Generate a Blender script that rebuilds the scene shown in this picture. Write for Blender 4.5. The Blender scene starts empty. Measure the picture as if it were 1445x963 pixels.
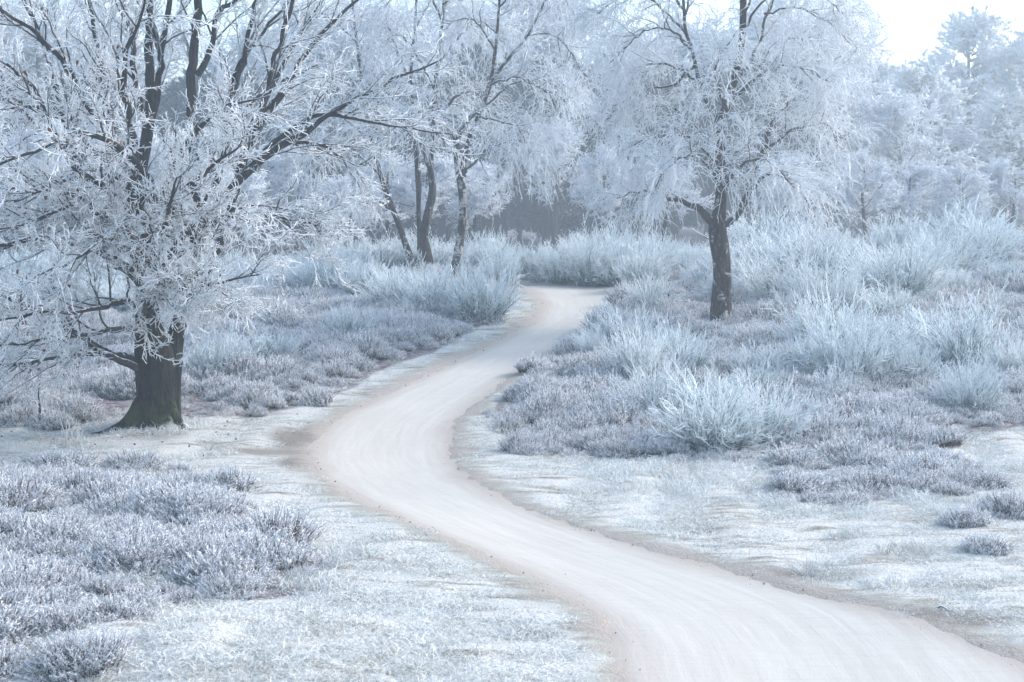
import bpy, math, random
import numpy as np

C = bpy.context.scene.collection
sc = bpy.context.scene
rng = np.random.default_rng(11)
random.seed(11)
R_ = math.radians

# ------------------------------------------------------------------ camera, sky, sun, exposure
F, CX, CY, Y0 = 2408.0, 722.5, 481.5, 300.0       # focal length in photo pixels, centre, horizon row
CAMZ = 3.3
PITCH = math.atan((CY - Y0) / F)
cam = bpy.data.objects.new('camera', bpy.data.cameras.new('camera'))
C.objects.link(cam)
cam.location = (0, 0, CAMZ)
cam.rotation_euler = (math.pi / 2 - PITCH, 0, 0)
cam.data.sensor_width = 36
cam.data.lens = 36 * F / 1445
cam.data.clip_start = 0.1
cam.data.clip_end = 3000
cam.data.dof.use_dof = True
cam.data.dof.focus_distance = 33
cam.data.dof.aperture_fstop = 5.6
sc.camera = cam

SUN_EL, SUN_AZ = R_(38), R_(72)                    # azimuth from +Y towards +X
w = bpy.data.worlds.new('World'); sc.world = w; w.use_nodes = True
nt = w.node_tree; nt.nodes.clear()
sky = nt.nodes.new('ShaderNodeTexSky'); sky.sky_type = 'NISHITA'; sky.sun_disc = False
sky.sun_elevation = SUN_EL; sky.sun_rotation = SUN_AZ
sky.air_density = 1.0; sky.dust_density = 2.0; sky.ozone_density = 1.0; sky.altitude = 0
hs = nt.nodes.new('ShaderNodeHueSaturation'); hs.inputs['Saturation'].default_value = 1.0; hs.inputs['Hue'].default_value = 0.487
bg = nt.nodes.new('ShaderNodeBackground'); bg.inputs[1].default_value = 0.15
wo = nt.nodes.new('ShaderNodeOutputWorld')
nt.links.new(sky.outputs[0], hs.inputs['Color']); nt.links.new(hs.outputs[0], bg.inputs[0]); nt.links.new(bg.outputs[0], wo.inputs[0])

sl = bpy.data.lights.new('sun', 'SUN'); sl.energy = 1.2; sl.angle = R_(12); sl.color = (1.0, 0.96, 0.9)
sun = bpy.data.objects.new('sun', sl); C.objects.link(sun)
sun.rotation_euler = (math.pi / 2 - SUN_EL, 0, math.pi - SUN_AZ)

vs = sc.view_settings
vs.view_transform = 'Standard'; vs.look = 'None'; vs.exposure = 1.1; vs.gamma = 1.0
cy = sc.cycles
cy.max_bounces = 8; cy.diffuse_bounces = 6; cy.glossy_bounces = 1; cy.transmission_bounces = 2; cy.volume_bounces = 1; cy.transparent_max_bounces = 4
cy.use_denoising = True
cy.caustics_reflective = False; cy.caustics_refractive = False

# ------------------------------------------------------------------ helpers
def nrm(v):
    return v / np.maximum(np.linalg.norm(v, axis=-1, keepdims=True), 1e-9)

def S(a, b, x):
    t = np.clip((x - a) / (b - a), 0, 1)
    return t * t * (3 - 2 * t)

_k = rng.normal(size=(24, 2)); _k /= np.linalg.norm(_k, axis=1, keepdims=True); _ph = rng.uniform(0, 6.28, 24)
def wav(x, y, f, i0, n=5):
    """soft pseudo noise, about -1..1"""
    s = 0
    for i in range(i0, i0 + n):
        s = s + np.sin((_k[i, 0] * x + _k[i, 1] * y) * f * (0.7 + 0.13 * i % 0.9) + _ph[i])
    return s / n * 1.6

def terrain(x, y):
    x = np.asarray(x, float); y = np.asarray(y, float)
    t = np.clip(y - 27, -4, None)
    z = 0.094 * np.where(t < 2, (t + 4) ** 2 / 12 - 1.0 + 0.0, t)
    z = np.where(y < 23, -0.094, z)
    top = 1.85
    z = np.where(z > top - 0.5, top - 0.5 * np.exp(-(z - (top - 0.5)) / 0.5), z)
    z = z - 0.45 * S(0, -9, x) * S(38, 46, y)
    z = z + 0.35 * S(7, 13, x) * S(38, 50, y)
    z = z + 0.42 * np.exp(-((x - 2.9) / 2.4) ** 2 - ((y - 50.5) / 3.0) ** 2)
    z = z - 0.7 * S(56, 72, y)
    z = z + 0.05 * wav(x, y, 0.55, 0) * S(300, 60, y) + 0.025 * wav(x, y, 1.5, 6) * S(70, 40, y)
    z = z + 0.28 * np.exp(-(((x + 2.6) / 1.6) ** 2 + ((y - 12.6) / 1.1) ** 2))
    z = z + 0.16 * np.exp(-(((x + 7.5) / 2.6) ** 2 + ((y - 27.7) / 1.4) ** 2))
    return z

cp, sp = math.cos(PITCH), math.sin(PITCH)
def ray(px, py):
    d = np.array([px - CX, F * cp + (CY - py) * sp, -F * sp + (CY - py) * cp])
    return d / d[1]
def at_depth(px, py, Y):
    d = ray(px, py); return np.array([0, 0, CAMZ]) + d * Y
def ground(px, py, lo=3.0, hi=160.0):
    """where the line of sight through a photo point meets the ground"""
    d = ray(px, py); Y = np.arange(lo, hi, 0.02)
    z = CAMZ + d[2] * Y; h = terrain(d[0] * Y, Y)
    k = np.argmax(z <= h)
    if not (z <= h).any(): k = np.argmin(z - h)
    return np.array([d[0] * Y[k], Y[k], h[k]])
def project(p):
    p = np.asarray(p, float); v = p - np.array([0, 0, CAMZ])
    dep = v[..., 1] * cp - v[..., 2] * sp; up = v[..., 1] * sp + v[..., 2] * cp
    return CX + F * v[..., 0] / dep, CY - F * up / dep
def inside(poly, x, y):
    x = np.asarray(x); y = np.asarray(y); r = np.zeros(x.shape, bool); n = len(poly)
    for i in range(n):
        x1, y1 = poly[i]; x2, y2 = poly[(i + 1) % n]
        if y1 == y2: continue
        c = ((y1 > y) != (y2 > y)) & (x < (x2 - x1) * (y - y1) / (y2 - y1) + x1)
        r ^= c
    return r
def poly_dist(poly, x, y):
    P = np.asarray(poly, float); d = np.full(x.shape, 1e9)
    for i in range(len(P)):
        a, b = P[i], P[(i + 1) % len(P)]; ab = b - a; L = max(ab @ ab, 1e-9)
        t = np.clip(((x - a[0]) * ab[0] + (y - a[1]) * ab[1]) / L, 0, 1)
        d = np.minimum(d, np.hypot(x - a[0] - t * ab[0], y - a[1] - t * ab[1]))
    return np.where(inside(poly, x, y), -d, d)

def make_mesh(name, V, faces, mat, attrs=None, smooth=True):
    """faces: list of (n,k) index arrays; attrs: name -> per-vertex float"""
    me = bpy.data.meshes.new(name)
    V = np.asarray(V, np.float32)
    me.vertices.add(len(V)); me.vertices.foreach_set('co', V.ravel())
    idx = np.concatenate([f.ravel() for f in faces]).astype(np.int32)
    cnt = np.concatenate([np.full(len(f), f.shape[1]) for f in faces])
    st = np.concatenate([[0], np.cumsum(cnt)[:-1]]).astype(np.int32)
    me.loops.add(len(idx)); me.loops.foreach_set('vertex_index', idx)
    me.polygons.add(len(cnt)); me.polygons.foreach_set('loop_start', st)
    me.polygons.foreach_set('use_smooth', np.full(len(cnt), smooth))
    for k, a in (attrs or {}).items():
        at = me.attributes.new(k, 'FLOAT', 'POINT'); at.data.foreach_set('value', np.asarray(a, np.float32))
    me.materials.append(mat); me.update(calc_edges=True)
    return me

def tag(o, label=None, cat=None, group=None, kind=None):
    if label: o['label'] = label
    if cat: o['category'] = cat
    if group: o['group'] = group
    if kind: o['kind'] = kind
    return o
def link(name, me, parent=None):
    o = bpy.data.objects.new(name, me); C.objects.link(o)
    if parent: o.parent = parent
    return o
def empty(name, loc, rz=0):
    o = bpy.data.objects.new(name, None); C.objects.link(o); o.location = loc; o.rotation_euler = (0, 0, rz); o.empty_display_size = 0.3
    return o
def copy_tree(o, parent=None):
    c = o.copy(); C.objects.link(c); c.parent = parent
    for ch in list(o.children): copy_tree(ch, c)
    return c

class Geo:
    def __init__(s): s.V = []; s.F = {}; s.A = []; s.n = 0
    def add(s, V, Fq, a):
        s.V.append(V); s.A.append(np.broadcast_to(a, (len(V),)).astype(np.float32)); s.F.setdefault(Fq.shape[1], []).append(Fq + s.n); s.n += len(V)
    def tubes(s, P, R, sides=3, a=0.0):
        """P (N,K,3) centre lines, R (N,K) radii, a frost value scalar or (N,K)"""
        N, K, _ = P.shape
        if N == 0: return
        T = np.empty_like(P); T[:, 1:-1] = P[:, 2:] - P[:, :-2]; T[:, 0] = P[:, 1] - P[:, 0]; T[:, -1] = P[:, -1] - P[:, -2]; T = nrm(T)
        D = nrm(P[:, -1] - P[:, 0]); ax = np.zeros((N, 3)); ax[np.arange(N), np.argmin(np.abs(D), axis=1)] = 1
        n = nrm(ax[:, None] - (T * ax[:, None]).sum(-1, keepdims=True) * T); b = np.cross(T, n)
        an = np.arange(sides) * 2 * np.pi / sides
        V = P[:, :, None] + R[:, :, None, None] * (np.cos(an)[:, None] * n[:, :, None] + np.sin(an)[:, None] * b[:, :, None])
        i = (np.arange(N)[:, None, None] * K + np.arange(K - 1)[None, :, None]) * sides; j = np.arange(sides)[None, None]; j2 = (j + 1) % sides
        Fq = np.stack([i + j, i + j2, i + j2 + sides, i + j + sides], -1).reshape(-1, 4)
        A = np.repeat(np.broadcast_to(np.asarray(a, float), (N, K)).reshape(-1), sides)
        s.add(V.reshape(-1, 3), Fq, A)
    def spikes(s, B, D, L, r, a0, a1):
        """little three-sided cones: base B, direction D, length L, radius r"""
        N = len(B)
        ax = np.zeros((N, 3)); ax[np.arange(N), np.argmin(np.abs(D), axis=1)] = 1
        n = nrm(np.cross(D, ax)); b = np.cross(D, n); V = np.empty((N, 4, 3))
        for q in range(3):
            an = q * 2.094; V[:, q] = B + r[:, None] * (math.cos(an) * n + math.sin(an) * b)
        V[:, 3] = B + D * L[:, None]
        i = np.arange(N)[:, None] * 4
        Fq = np.concatenate([i + np.array([[0, 1, 3]]), i + np.array([[1, 2, 3]]), i + np.array([[2, 0, 3]])])
        A = np.empty((N, 4)); A[:, :3] = np.asarray(a0).reshape(-1, 1) if np.ndim(a0) else a0; A[:, 3] = a1
        s.add(V.reshape(-1, 3), Fq, A.ravel())
    def blades(s, B, D, L, wd, a0, a1, g, bend=0.0):
        """bent flat blades of two quads narrowing to the tip"""
        N = len(B)
        side = nrm(np.cross(D, g.normal(size=(N, 3))))
        out = D.copy(); out[:, 2] = 0; dn = np.array([0, 0, -1.0])
        m = B + D * (L * 0.55)[:, None]; D2 = nrm(D + out * bend + dn * bend * 0.6); t = m + D2 * (L * 0.45)[:, None]
        w1 = wd[:, None] * side
        V = np.stack([B - w1 * .5, B + w1 * .5, m + w1 * .4, m - w1 * .4, t], 1).reshape(-1, 3)
        i = np.arange(N)[:, None] * 5
        A = np.empty((N, 5)); A[:, :2] = a0; A[:, 2:4] = (a0 + a1) * .5; A[:, 4] = a1
        n0 = s.n; s.V.append(V); s.A.append(A.ravel().astype(np.float32)); s.n += len(V)
        s.F.setdefault(4, []).append(i + np.array([[0, 1, 2, 3]]) + n0); s.F.setdefault(3, []).append(i + np.array([[3, 2, 4]]) + n0)
    def mesh(s, name, mat, smooth=True):
        return make_mesh(name, np.concatenate(s.V), [np.concatenate(v) for v in s.F.values()], mat, {'frost': np.concatenate(s.A)}, smooth)

def grow(P, n, t0, t1, ang, length, K, g, wob=0.12, pull=(0, 0, 0), pull_grow=0.0, bias=None):
    """n children on every polyline of P (N,K,3): returns child polylines (M,K,3) and their t"""
    N, Kp, _ = P.shape; M = N * n
    t = (np.arange(n)[None] + g.uniform(0, 1, (N, n))) / n
    t = (t0 + (t1 - t0) * t).ravel(); ip = np.repeat(np.arange(N), n)
    f = t * (Kp - 1); k = np.minimum(f.astype(int), Kp - 2); u = (f - k)[:, None]
    A = P[ip, k]; B = P[ip, k + 1]; base = A + (B - A) * u; tan = nrm(B - A)
    per = g.normal(size=(M, 3)); per = nrm(per - (per * tan).sum(1, keepdims=True) * tan)
    an = g.uniform(ang[0], ang[1], M)[:, None]
    d = np.cos(an) * tan + np.sin(an) * per
    if bias is not None: d = nrm(d + np.asarray(bias))
    L = g.uniform(length[0], length[1], M) if not callable(length) else length(t, g)
    out = np.empty((M, K, 3)); out[:, 0] = base; pull = np.asarray(pull, float)
    for q in range(1, K):
        out[:, q] = out[:, q - 1] + d * (L / (K - 1))[:, None]
        d = nrm(d + g.normal(size=(M, 3)) * wob + pull * (1 + pull_grow * q))
    return out, t
def taper(N, K, r0, r1):
    return np.linspace(0, 1, K)[None] * (np.asarray(r1).reshape(-1, 1) - np.asarray(r0).reshape(-1, 1)) + np.asarray(r0).reshape(-1, 1) + np.zeros((N, K))
def smooth_line(pts, K):
    """Catmull-Rom through pts (any width), K samples evenly by length"""
    p = np.asarray(pts, float); q = np.vstack([2 * p[0] - p[1], p, 2 * p[-1] - p[-2]]); o = []
    for i in range(1, len(q) - 2):
        for u in np.linspace(0, 1, 12, endpoint=False):
            o.append(0.5 * (2 * q[i] + (q[i + 1] - q[i - 1]) * u + (2 * q[i - 1] - 5 * q[i] + 4 * q[i + 1] - q[i + 2]) * u ** 2 + (3 * q[i] - q[i - 1] - 3 * q[i + 1] + q[i + 2]) * u ** 3))
    o.append(p[-1]); o = np.array(o)
    s = np.concatenate([[0], np.cumsum(np.linalg.norm(np.diff(o[:, :3], axis=0), axis=1))])
    return np.stack([np.interp(np.linspace(0, s[-1], K), s, o[:, j]) for j in range(o.shape[1])], 1)
def trunk_mesh(name, line, mat, K=70, sides=26, ridge=0.05, flare=None, lump=0.05, g=rng, cap=True):
    """a thick stem with ridged bark; line rows are x,y,z,r; flare(angle, height)->extra radius factor"""
    L = smooth_line(line, K); P = L[:, :3]; R = L[:, 3]
    T = nrm(np.gradient(P, axis=0)); ref = np.array([0.0, 1.0, 0.0]) if abs(T[0][1]) < 0.9 else np.array([1.0, 0, 0])
    n = nrm(ref - (T * ref).sum(1, keepdims=True) * T); b = np.cross(T, n)
    an = np.arange(sides) * 2 * np.pi / sides; ph = g.uniform(0, 6.28, 8)
    s = np.linspace(0, np.linalg.norm(np.diff(P, axis=0), axis=1).sum(), K)[:, None]
    m = 1 + ridge * np.sin(an * 9 + 1.6 * np.sin(s * 1.9 + ph[0]) + ph[1]) * np.sin(s * 7 + an * 3 + ph[2]) + ridge * 0.8 * np.sin(an * 13 + ph[3] + 2 * np.sin(s * 3.1)) \
        + lump * np.sin(an * 2 + s * 2.3 + ph[4]) + lump * np.sin(an * 3 - s * 4.1 + ph[5]) + g.normal(0, ridge * 0.25, (K, sides))
    if flare is not None: m = m + flare(an[None], s)
    V = P[:, None] + (R[:, None] * m)[..., None] * (np.cos(an)[None, :, None] * n[:, None] + np.sin(an)[None, :, None] * b[:, None])
    i = np.arange(K - 1)[:, None] * sides; j = np.arange(sides)[None]; j2 = (j + 1) % sides
    Fq = np.stack([i + j, i + j2, i + j2 + sides, i + j + sides], -1).reshape(-1, 4)
    V = V.reshape(-1, 3); V = np.vstack([V, P[-1]]); e = (K - 1) * sides
    tri = np.stack([e + np.arange(sides), e + (np.arange(sides) + 1) % sides, np.full(sides, len(V) - 1)], 1)
    return make_mesh(name, V, [Fq, tri], mat, {'frost': np.zeros(len(V)), 'hgt': V[:, 2]})

# ------------------------------------------------------------------ materials
class NB:
    def __init__(s, name):
        s.m = bpy.data.materials.new(name); s.m.use_nodes = True; s.t = s.m.node_tree; s.t.nodes.clear()
        s.out = s.t.nodes.new('ShaderNodeOutputMaterial'); s.b = s.t.nodes.new('ShaderNodeBsdfPrincipled')
        s.b.inputs['Roughness'].default_value = 0.9; s.b.inputs['Specular IOR Level'].default_value = 0.15
        s.t.links.new(s.b.outputs[0], s.out.inputs[0])
    def n(s, ty, **k):
        x = s.t.nodes.new(ty)
        for a, v in k.items(): setattr(x, a, v)
        return x
    def l(s, a, b): s.t.links.new(a, b)
    def set(s, sock, v):
        if hasattr(v, 'is_output'): s.l(v, sock)
        else: sock.default_value = v
    def attr(s, name): return s.n('ShaderNodeAttribute', attribute_name=name).outputs['Fac']
    def pos(s): return s.n('ShaderNodeNewGeometry').outputs['Position']
    def nz(s): 
        x = s.n('ShaderNodeSeparateXYZ'); s.l(s.n('ShaderNodeNewGeometry').outputs['Normal'], x.inputs[0]); return x.outputs['Z']
    def scale(s, v, sc3):
        x = s.n('ShaderNodeVectorMath', operation='MULTIPLY'); s.l(v, x.inputs[0]); x.inputs[1].default_value = sc3; return x.outputs[0]
    def noise(s, v, sc_, det=4, rough=0.55, dist=0.0):
        x = s.n('ShaderNodeTexNoise'); s.l(v, x.inputs['Vector']); x.inputs['Scale'].default_value = sc_; x.inputs['Detail'].default_value = det
        x.inputs['Roughness'].default_value = rough; x.inputs['Distortion'].default_value = dist; return x.outputs['Fac']
    def math(s, op, a, b=0.0, clamp=False):
        x = s.n('ShaderNodeMath', operation=op, use_clamp=clamp); s.set(x.inputs[0], a); s.set(x.inputs[1], b); return x.outputs[0]
    def rng(s, v, a, b, c=0.0, d=1.0):
        x = s.n('ShaderNodeMapRange', interpolation_type='SMOOTHSTEP'); s.set(x.inputs[0], v)
        for i, q in enumerate((a, b, c, d)): x.inputs[i + 1].default_value = q
        return x.outputs[0]
    def mix(s, f, a, b):
        x = s.n('ShaderNodeMix', data_type='RGBA'); s.set(x.inputs[0], f)
        for i, q in ((6, a), (7, b)): s.set(x.inputs[i], q if hasattr(q, 'is_output') else (*q, 1.0) if len(q) == 3 else q)
        return x.outputs[2]
    def bump(s, h, st, di):
        x = s.n('ShaderNodeBump'); x.inputs['Strength'].default_value = st; x.inputs['Distance'].default_value = di; s.l(h, x.inputs['Height']); s.l(x.outputs[0], s.b.inputs['Normal'])
    def base(s, c): s.set(s.b.inputs['Base Color'], c if hasattr(c, 'is_output') else (*c, 1)); return s.m

FROST = (0.88, 0.91, 0.95)
def frost_mat(name, dark, frost=FROST, lo=0.2, hi=0.8, ns=30.0, amt=0.35, rnd=0.0, wind=0.0):
    """stem colour below, rime where the frost attribute is high, broken up by noise"""
    b = NB(name); a = b.attr('frost'); nn = b.noise(b.n('ShaderNodeTexCoord').outputs['Object'], ns, 2)
    v = b.math('ADD', a, b.math('MULTIPLY', b.math('SUBTRACT', nn, 0.5), amt * 2))
    if wind:
        d = b.n('ShaderNodeVectorMath', operation='DOT_PRODUCT'); b.l(b.n('ShaderNodeNewGeometry').outputs['Normal'], d.inputs[0]); d.inputs[1].default_value = (-0.35, -0.40, 0.85)
        v = b.math('ADD', v, b.math('MULTIPLY', b.math('SUBTRACT', d.outputs['Value'], 0.15), wind))
    if rnd:
        oi = b.n('ShaderNodeObjectInfo').outputs['Random']; v = b.math('ADD', v, b.math('MULTIPLY', b.math('SUBTRACT', oi, 0.5), rnd))
    return b.base(b.mix(b.rng(v, lo, hi), dark, frost))
def limb_mat(name, bark, frost=FROST, lo=0.35, hi=0.8):
    """bark with rime lying on the upper side of the limbs"""
    b = NB(name); oc = b.n('ShaderNodeTexCoord').outputs['Object']; nn = b.noise(oc, 14, 3); n2 = b.noise(b.scale(oc, (30, 30, 8)), 1.0, 4)
    v = b.math('ADD', b.nz(), b.math('MULTIPLY', b.math('SUBTRACT', nn, 0.5), 1.3))
    v = b.math('ADD', v, b.math('MULTIPLY', b.attr('frost'), 0.8))
    bk = b.mix(b.rng(n2, 0.3, 0.7), tuple(c * 0.6 for c in bark), tuple(c * 1.35 for c in bark))
    b.bump(n2, 0.6, 0.02)
    return b.base(b.mix(b.rng(v, lo, hi), bk, frost))

M = {}
M['oak_twig'] = frost_mat('rimed_oak_twig', (0.06, 0.057, 0.058), lo=0.1, hi=0.7, ns=18, amt=0.30, wind=0.55)
M['oak_limb'] = limb_mat('oak_limb_bark', (0.045, 0.043, 0.043), lo=0.55, hi=0.95)
M['birch_twig'] = frost_mat('rimed_birch_twig', (0.11, 0.098, 0.098), lo=0.1, hi=0.65, ns=12, amt=0.3, wind=0.4)
M['birch_limb'] = limb_mat('birch_limb_bark', (0.075, 0.068, 0.066), lo=0.4, hi=0.9)
M['broom'] = frost_mat('rimed_broom_shoots', (0.15, 0.24, 0.26), (0.86, 0.92, 0.95), lo=0.2, hi=0.9, ns=9, amt=0.25, rnd=0.15, wind=0.3)
M['heather'] = frost_mat('rimed_heather', (0.055, 0.048, 0.053), (0.87, 0.885, 0.925), lo=0.38, hi=0.97, ns=9, amt=0.4, wind=0.35)
M['grass'] = frost_mat('rimed_grass', (0.38, 0.345, 0.27), (0.78, 0.795, 0.79), lo=-0.15, hi=0.7, ns=3, amt=0.4, rnd=0.5)
M['pine'] = frost_mat('rimed_pine_needles', (0.08, 0.11, 0.12), (0.88, 0.92, 0.95), lo=-0.15, hi=0.6, ns=3, amt=0.25)
M['pine_painted_shade'] = frost_mat('pine_needles_painted_shade', (0.025, 0.04, 0.05), (0.10, 0.14, 0.17), lo=0.5, hi=1.4, ns=2, amt=0.2)  # shade inside the wood painted into the needle colour, with little rime
M['far_twig'] = frost_mat('rimed_far_twigs', (0.10, 0.095, 0.10), (0.84, 0.88, 0.93), lo=0.1, hi=0.7, ns=6, amt=0.3)
M['dead_leaf'] = frost_mat('brown_dead_leaf', (0.17, 0.065, 0.045), (0.5, 0.45, 0.45), lo=0.6, hi=1.6)

def oak_bark():
    b = NB('oak_bark'); oc = b.n('ShaderNodeTexCoord').outputs['Object']
    st = b.noise(b.scale(oc, (16, 16, 2.6)), 1.0, 5, 0.6, 0.6); f = b.noise(oc, 5, 4); m = b.noise(oc, 2.2, 3)
    c = b.mix(b.rng(st, 0.3, 0.7), (0.006, 0.0058, 0.006), (0.028, 0.026, 0.025))
    c = b.mix(b.math('MULTIPLY', b.rng(m, 0.52, 0.68), 0.55), c, (0.05, 0.065, 0.028))
    sep = b.n('ShaderNodeSeparateXYZ'); b.l(oc, sep.inputs[0])
    low = b.math('MULTIPLY', b.rng(sep.outputs['Z'], 0.75, 0.1), b.rng(f, 0.42, 0.6))
    c = b.mix(b.math('MULTIPLY', low, 0.6), c, (0.055, 0.085, 0.02))
    fr = b.math('MULTIPLY', b.rng(b.noise(oc, 38, 2), 0.64, 0.8), 0.2)
    c = b.mix(fr, c, (0.5, 0.55, 0.6))
    c = b.mix(b.rng(b.math('ADD', b.nz(), b.math('MULTIPLY', f, 0.8)), 0.95, 1.3), c, FROST)
    c = b.mix(b.math('MULTIPLY', b.rng(b.noise(oc, 9, 4, 0.6), 0.60, 0.72), 0.35), c, (0.07, 0.073, 0.07))
    b.bump(st, 1.0, 0.10); return b.base(c)
M['oak_bark'] = oak_bark()
def birch_bark(name, white):
    b = NB(name); oc = b.n('ShaderNodeTexCoord').outputs['Object']
    fis = b.noise(b.scale(oc, (13, 13, 3.2)), 1.0, 5, 0.6, 0.8); band = b.noise(b.scale(oc, (4.5, 4.5, 20)), 1.0, 4, 0.6); pat = b.noise(b.scale(oc, (6, 6, 3)), 1.0, 3, 0.5, 0.4)
    dk = b.mix(b.rng(fis, 0.3, 0.7), (0.015, 0.013, 0.013), (0.07, 0.062, 0.058))
    wh = b.mix(b.rng(band, 0.42, 0.55), (0.10, 0.09, 0.088), (0.50, 0.48, 0.46))
    c = b.mix(b.rng(pat, 0.62 - white, 0.70 - white), dk, wh)
    c = b.mix(b.math('MULTIPLY', b.rng(b.noise(b.scale(oc, (1, 1, 0.35)), 20, 4, 0.7), 0.56, 0.74), 0.45), c, (0.5, 0.54, 0.58))
    b.bump(fis, 0.8, 0.03); return b.base(c)
M['birch_dark'] = birch_bark('dark_birch_bark', 0.04)
M['birch_white'] = birch_bark('pale_birch_bark', 0.17)
def far_bark():
    b = NB('far_bark'); oc = b.n('ShaderNodeTexCoord').outputs['Object']
    return b.base(b.mix(b.noise(b.scale(oc, (9, 9, 2)), 1, 3), (0.04, 0.037, 0.036), (0.10, 0.09, 0.085)))
M['far_bark'] = far_bark()

def stone_mat():
    b = NB('small_stone'); oi = b.n('ShaderNodeObjectInfo').outputs['Random']; return b.base(b.mix(oi, (0.26, 0.22, 0.21), (0.50, 0.47, 0.46)))
M['stone'] = stone_mat()
SOIL, SAND = (0.42, 0.36, 0.345), (0.66, 0.645, 0.64)
def ground_mat():
    b = NB('frosty_ground'); p = b.pos(); pd = b.attr('pd'); vg = b.attr('veg')
    a = b.noise(p, 1.1, 5, 0.6); f = b.noise(p, 7.5, 5, 0.65); st = b.noise(b.scale(p, (0.8, 2.6, 2)), 1.3, 6, 0.68, 0.5); fine = b.noise(p, 42, 3, 0.7)
    turf = b.mix(b.rng(f, 0.3, 0.7), (0.36, 0.36, 0.315), (0.22, 0.19, 0.155))
    rime = b.mix(b.rng(fine, 0.35, 0.65), (0.48, 0.49, 0.475), (0.78, 0.78, 0.765))
    k = b.math('ADD', b.math('MULTIPLY', st, 0.75), b.math('MULTIPLY', fine, 0.25))
    g = b.mix(b.rng(k, 0.38, 0.52), turf, rime)
    lit = b.mix(b.rng(f, 0.35, 0.65), (0.10, 0.075, 0.075), (0.36, 0.34, 0.36))      # litter below the heather
    g = b.mix(b.rng(b.math('ADD', vg, b.math('MULTIPLY', b.math('SUBTRACT', f, 0.5), 0.5)), 0.35, 0.7), g, lit)
    so = b.mix(b.rng(fine, 0.3, 0.7), (0.38, 0.335, 0.30), (0.49, 0.445, 0.405))
    e = b.math('ADD', pd, b.math('ADD', b.math('MULTIPLY', b.math('SUBTRACT', a, 0.5), 0.9), b.math('MULTIPLY', b.math('SUBTRACT', st, 0.5), 0.7)))
    g2 = b.mix(b.math('MULTIPLY', b.rng(e, 0.5, 0.02), b.rng(fine, 0.3, 0.6)), g, b.mix(b.rng(st, 0.35, 0.65), turf, (0.42, 0.42, 0.35)))
    sl_ = b.math('ADD', b.attr('soil'), b.math('ADD', b.math('MULTIPLY', b.math('SUBTRACT', st, 0.5), 1.3), b.math('MULTIPLY', b.math('SUBTRACT', fine, 0.5), 0.8)))
    g2 = b.mix(b.math('MULTIPLY', b.rng(sl_, 0.35, 0.8), 0.85), g2, b.mix(f, (0.17, 0.135, 0.125), (0.30, 0.26, 0.22)))
    c = b.mix(b.rng(e, 0.28, -0.10), g2, so)
    b.bump(b.math('ADD', f, b.math('MULTIPLY', fine, 0.6)), 0.7, 0.05); return b.base(c)
M['ground'] = ground_mat()
def path_mat():
    b = NB('frosted_sandy_path'); ed = b.attr('edge')
    cx = b.n('ShaderNodeCombineXYZ'); b.l(b.attr('across'), cx.inputs[0]); b.l(b.attr('along'), cx.inputs[1]); uv = cx.outputs[0]
    lng = b.noise(b.scale(uv, (7, 0.55, 1)), 1.0, 5, 0.6, 0.3); p = b.pos(); fine = b.noise(p, 55, 3, 0.7); bl = b.noise(p, 0.9, 4); ripple = b.noise(b.scale(uv, (2.2, 5.5, 1)), 1.0, 3, 0.5, 0.6)
    c = b.mix(b.rng(lng, 0.32, 0.68), (0.565, 0.538, 0.495), (0.61, 0.585, 0.545))
    c = b.mix(b.math('MULTIPLY', b.rng(bl, 0.45, 0.7), 0.35), c, (0.54, 0.50, 0.465))
    c = b.mix(b.math('MULTIPLY', b.rng(fine, 0.55, 0.75), 0.2), c, (0.35, 0.33, 0.32))
    e = b.math('ADD', ed, b.math('ADD', b.math('MULTIPLY', b.math('SUBTRACT', bl, 0.5), 0.35), b.math('MULTIPLY', b.math('SUBTRACT', lng, 0.5), 0.22)))
    c = b.mix(b.rng(e, 0.55, -0.05), c, b.mix(b.rng(fine, 0.3, 0.7), (0.38, 0.335, 0.30), (0.49, 0.445, 0.405)))
    b.bump(b.math('ADD', b.math('ADD', lng, ripple), b.math('MULTIPLY', fine, 0.5)), 0.45, 0.02); return b.base(c)
M['path'] = path_mat()

# ------------------------------------------------------------------ ground and path
EDGE = [(1500, 1210, 2350), (1150, 985, 1850), (1020, 905, 1620), (963, 887, 1496), (930, 880, 1430), (900, 868, 1360), (860, 836, 1232), (820, 768, 1082), (780, 682, 930), (740, 590, 802),
        (705, 508, 712), (675, 462, 660), (650, 444, 638), (630, 442, 632), (610, 455, 632), (590, 480, 645), (560, 535, 682), (530, 602, 718), (500, 664, 768), (475, 716, 818),
        (450, 756, 852), (432, 768, 864), (418, 762, 868), (409, 742, 874), (403, 726, 880)]
PL = np.array([ground(l, y) for y, l, r in EDGE]); PR = np.array([ground(r, y) for y, l, r in EDGE])
back = [ground(760, 399.5), ground(700, 396.5), ground(640, 394), ground(640, 398), ground(700, 403)]
for A_, B_ in ((PL, PR), (PR, PL)):
    u_ = A_[:, :2] - B_[:, :2]; A_[:, :2] += 0.11 * u_ / np.linalg.norm(u_, axis=1, keepdims=True)
PL[:, 2] = terrain(PL[:, 0], PL[:, 1]); PR[:, 2] = terrain(PR[:, 0], PR[:, 1])
PATH = np.vstack([PL[:, :2], np.array(back)[::-1][:, :2] if False else np.array([b_[:2] for b_ in (back[4], back[3], back[2], back[1], back[0])]), PR[::-1, :2]])

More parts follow.
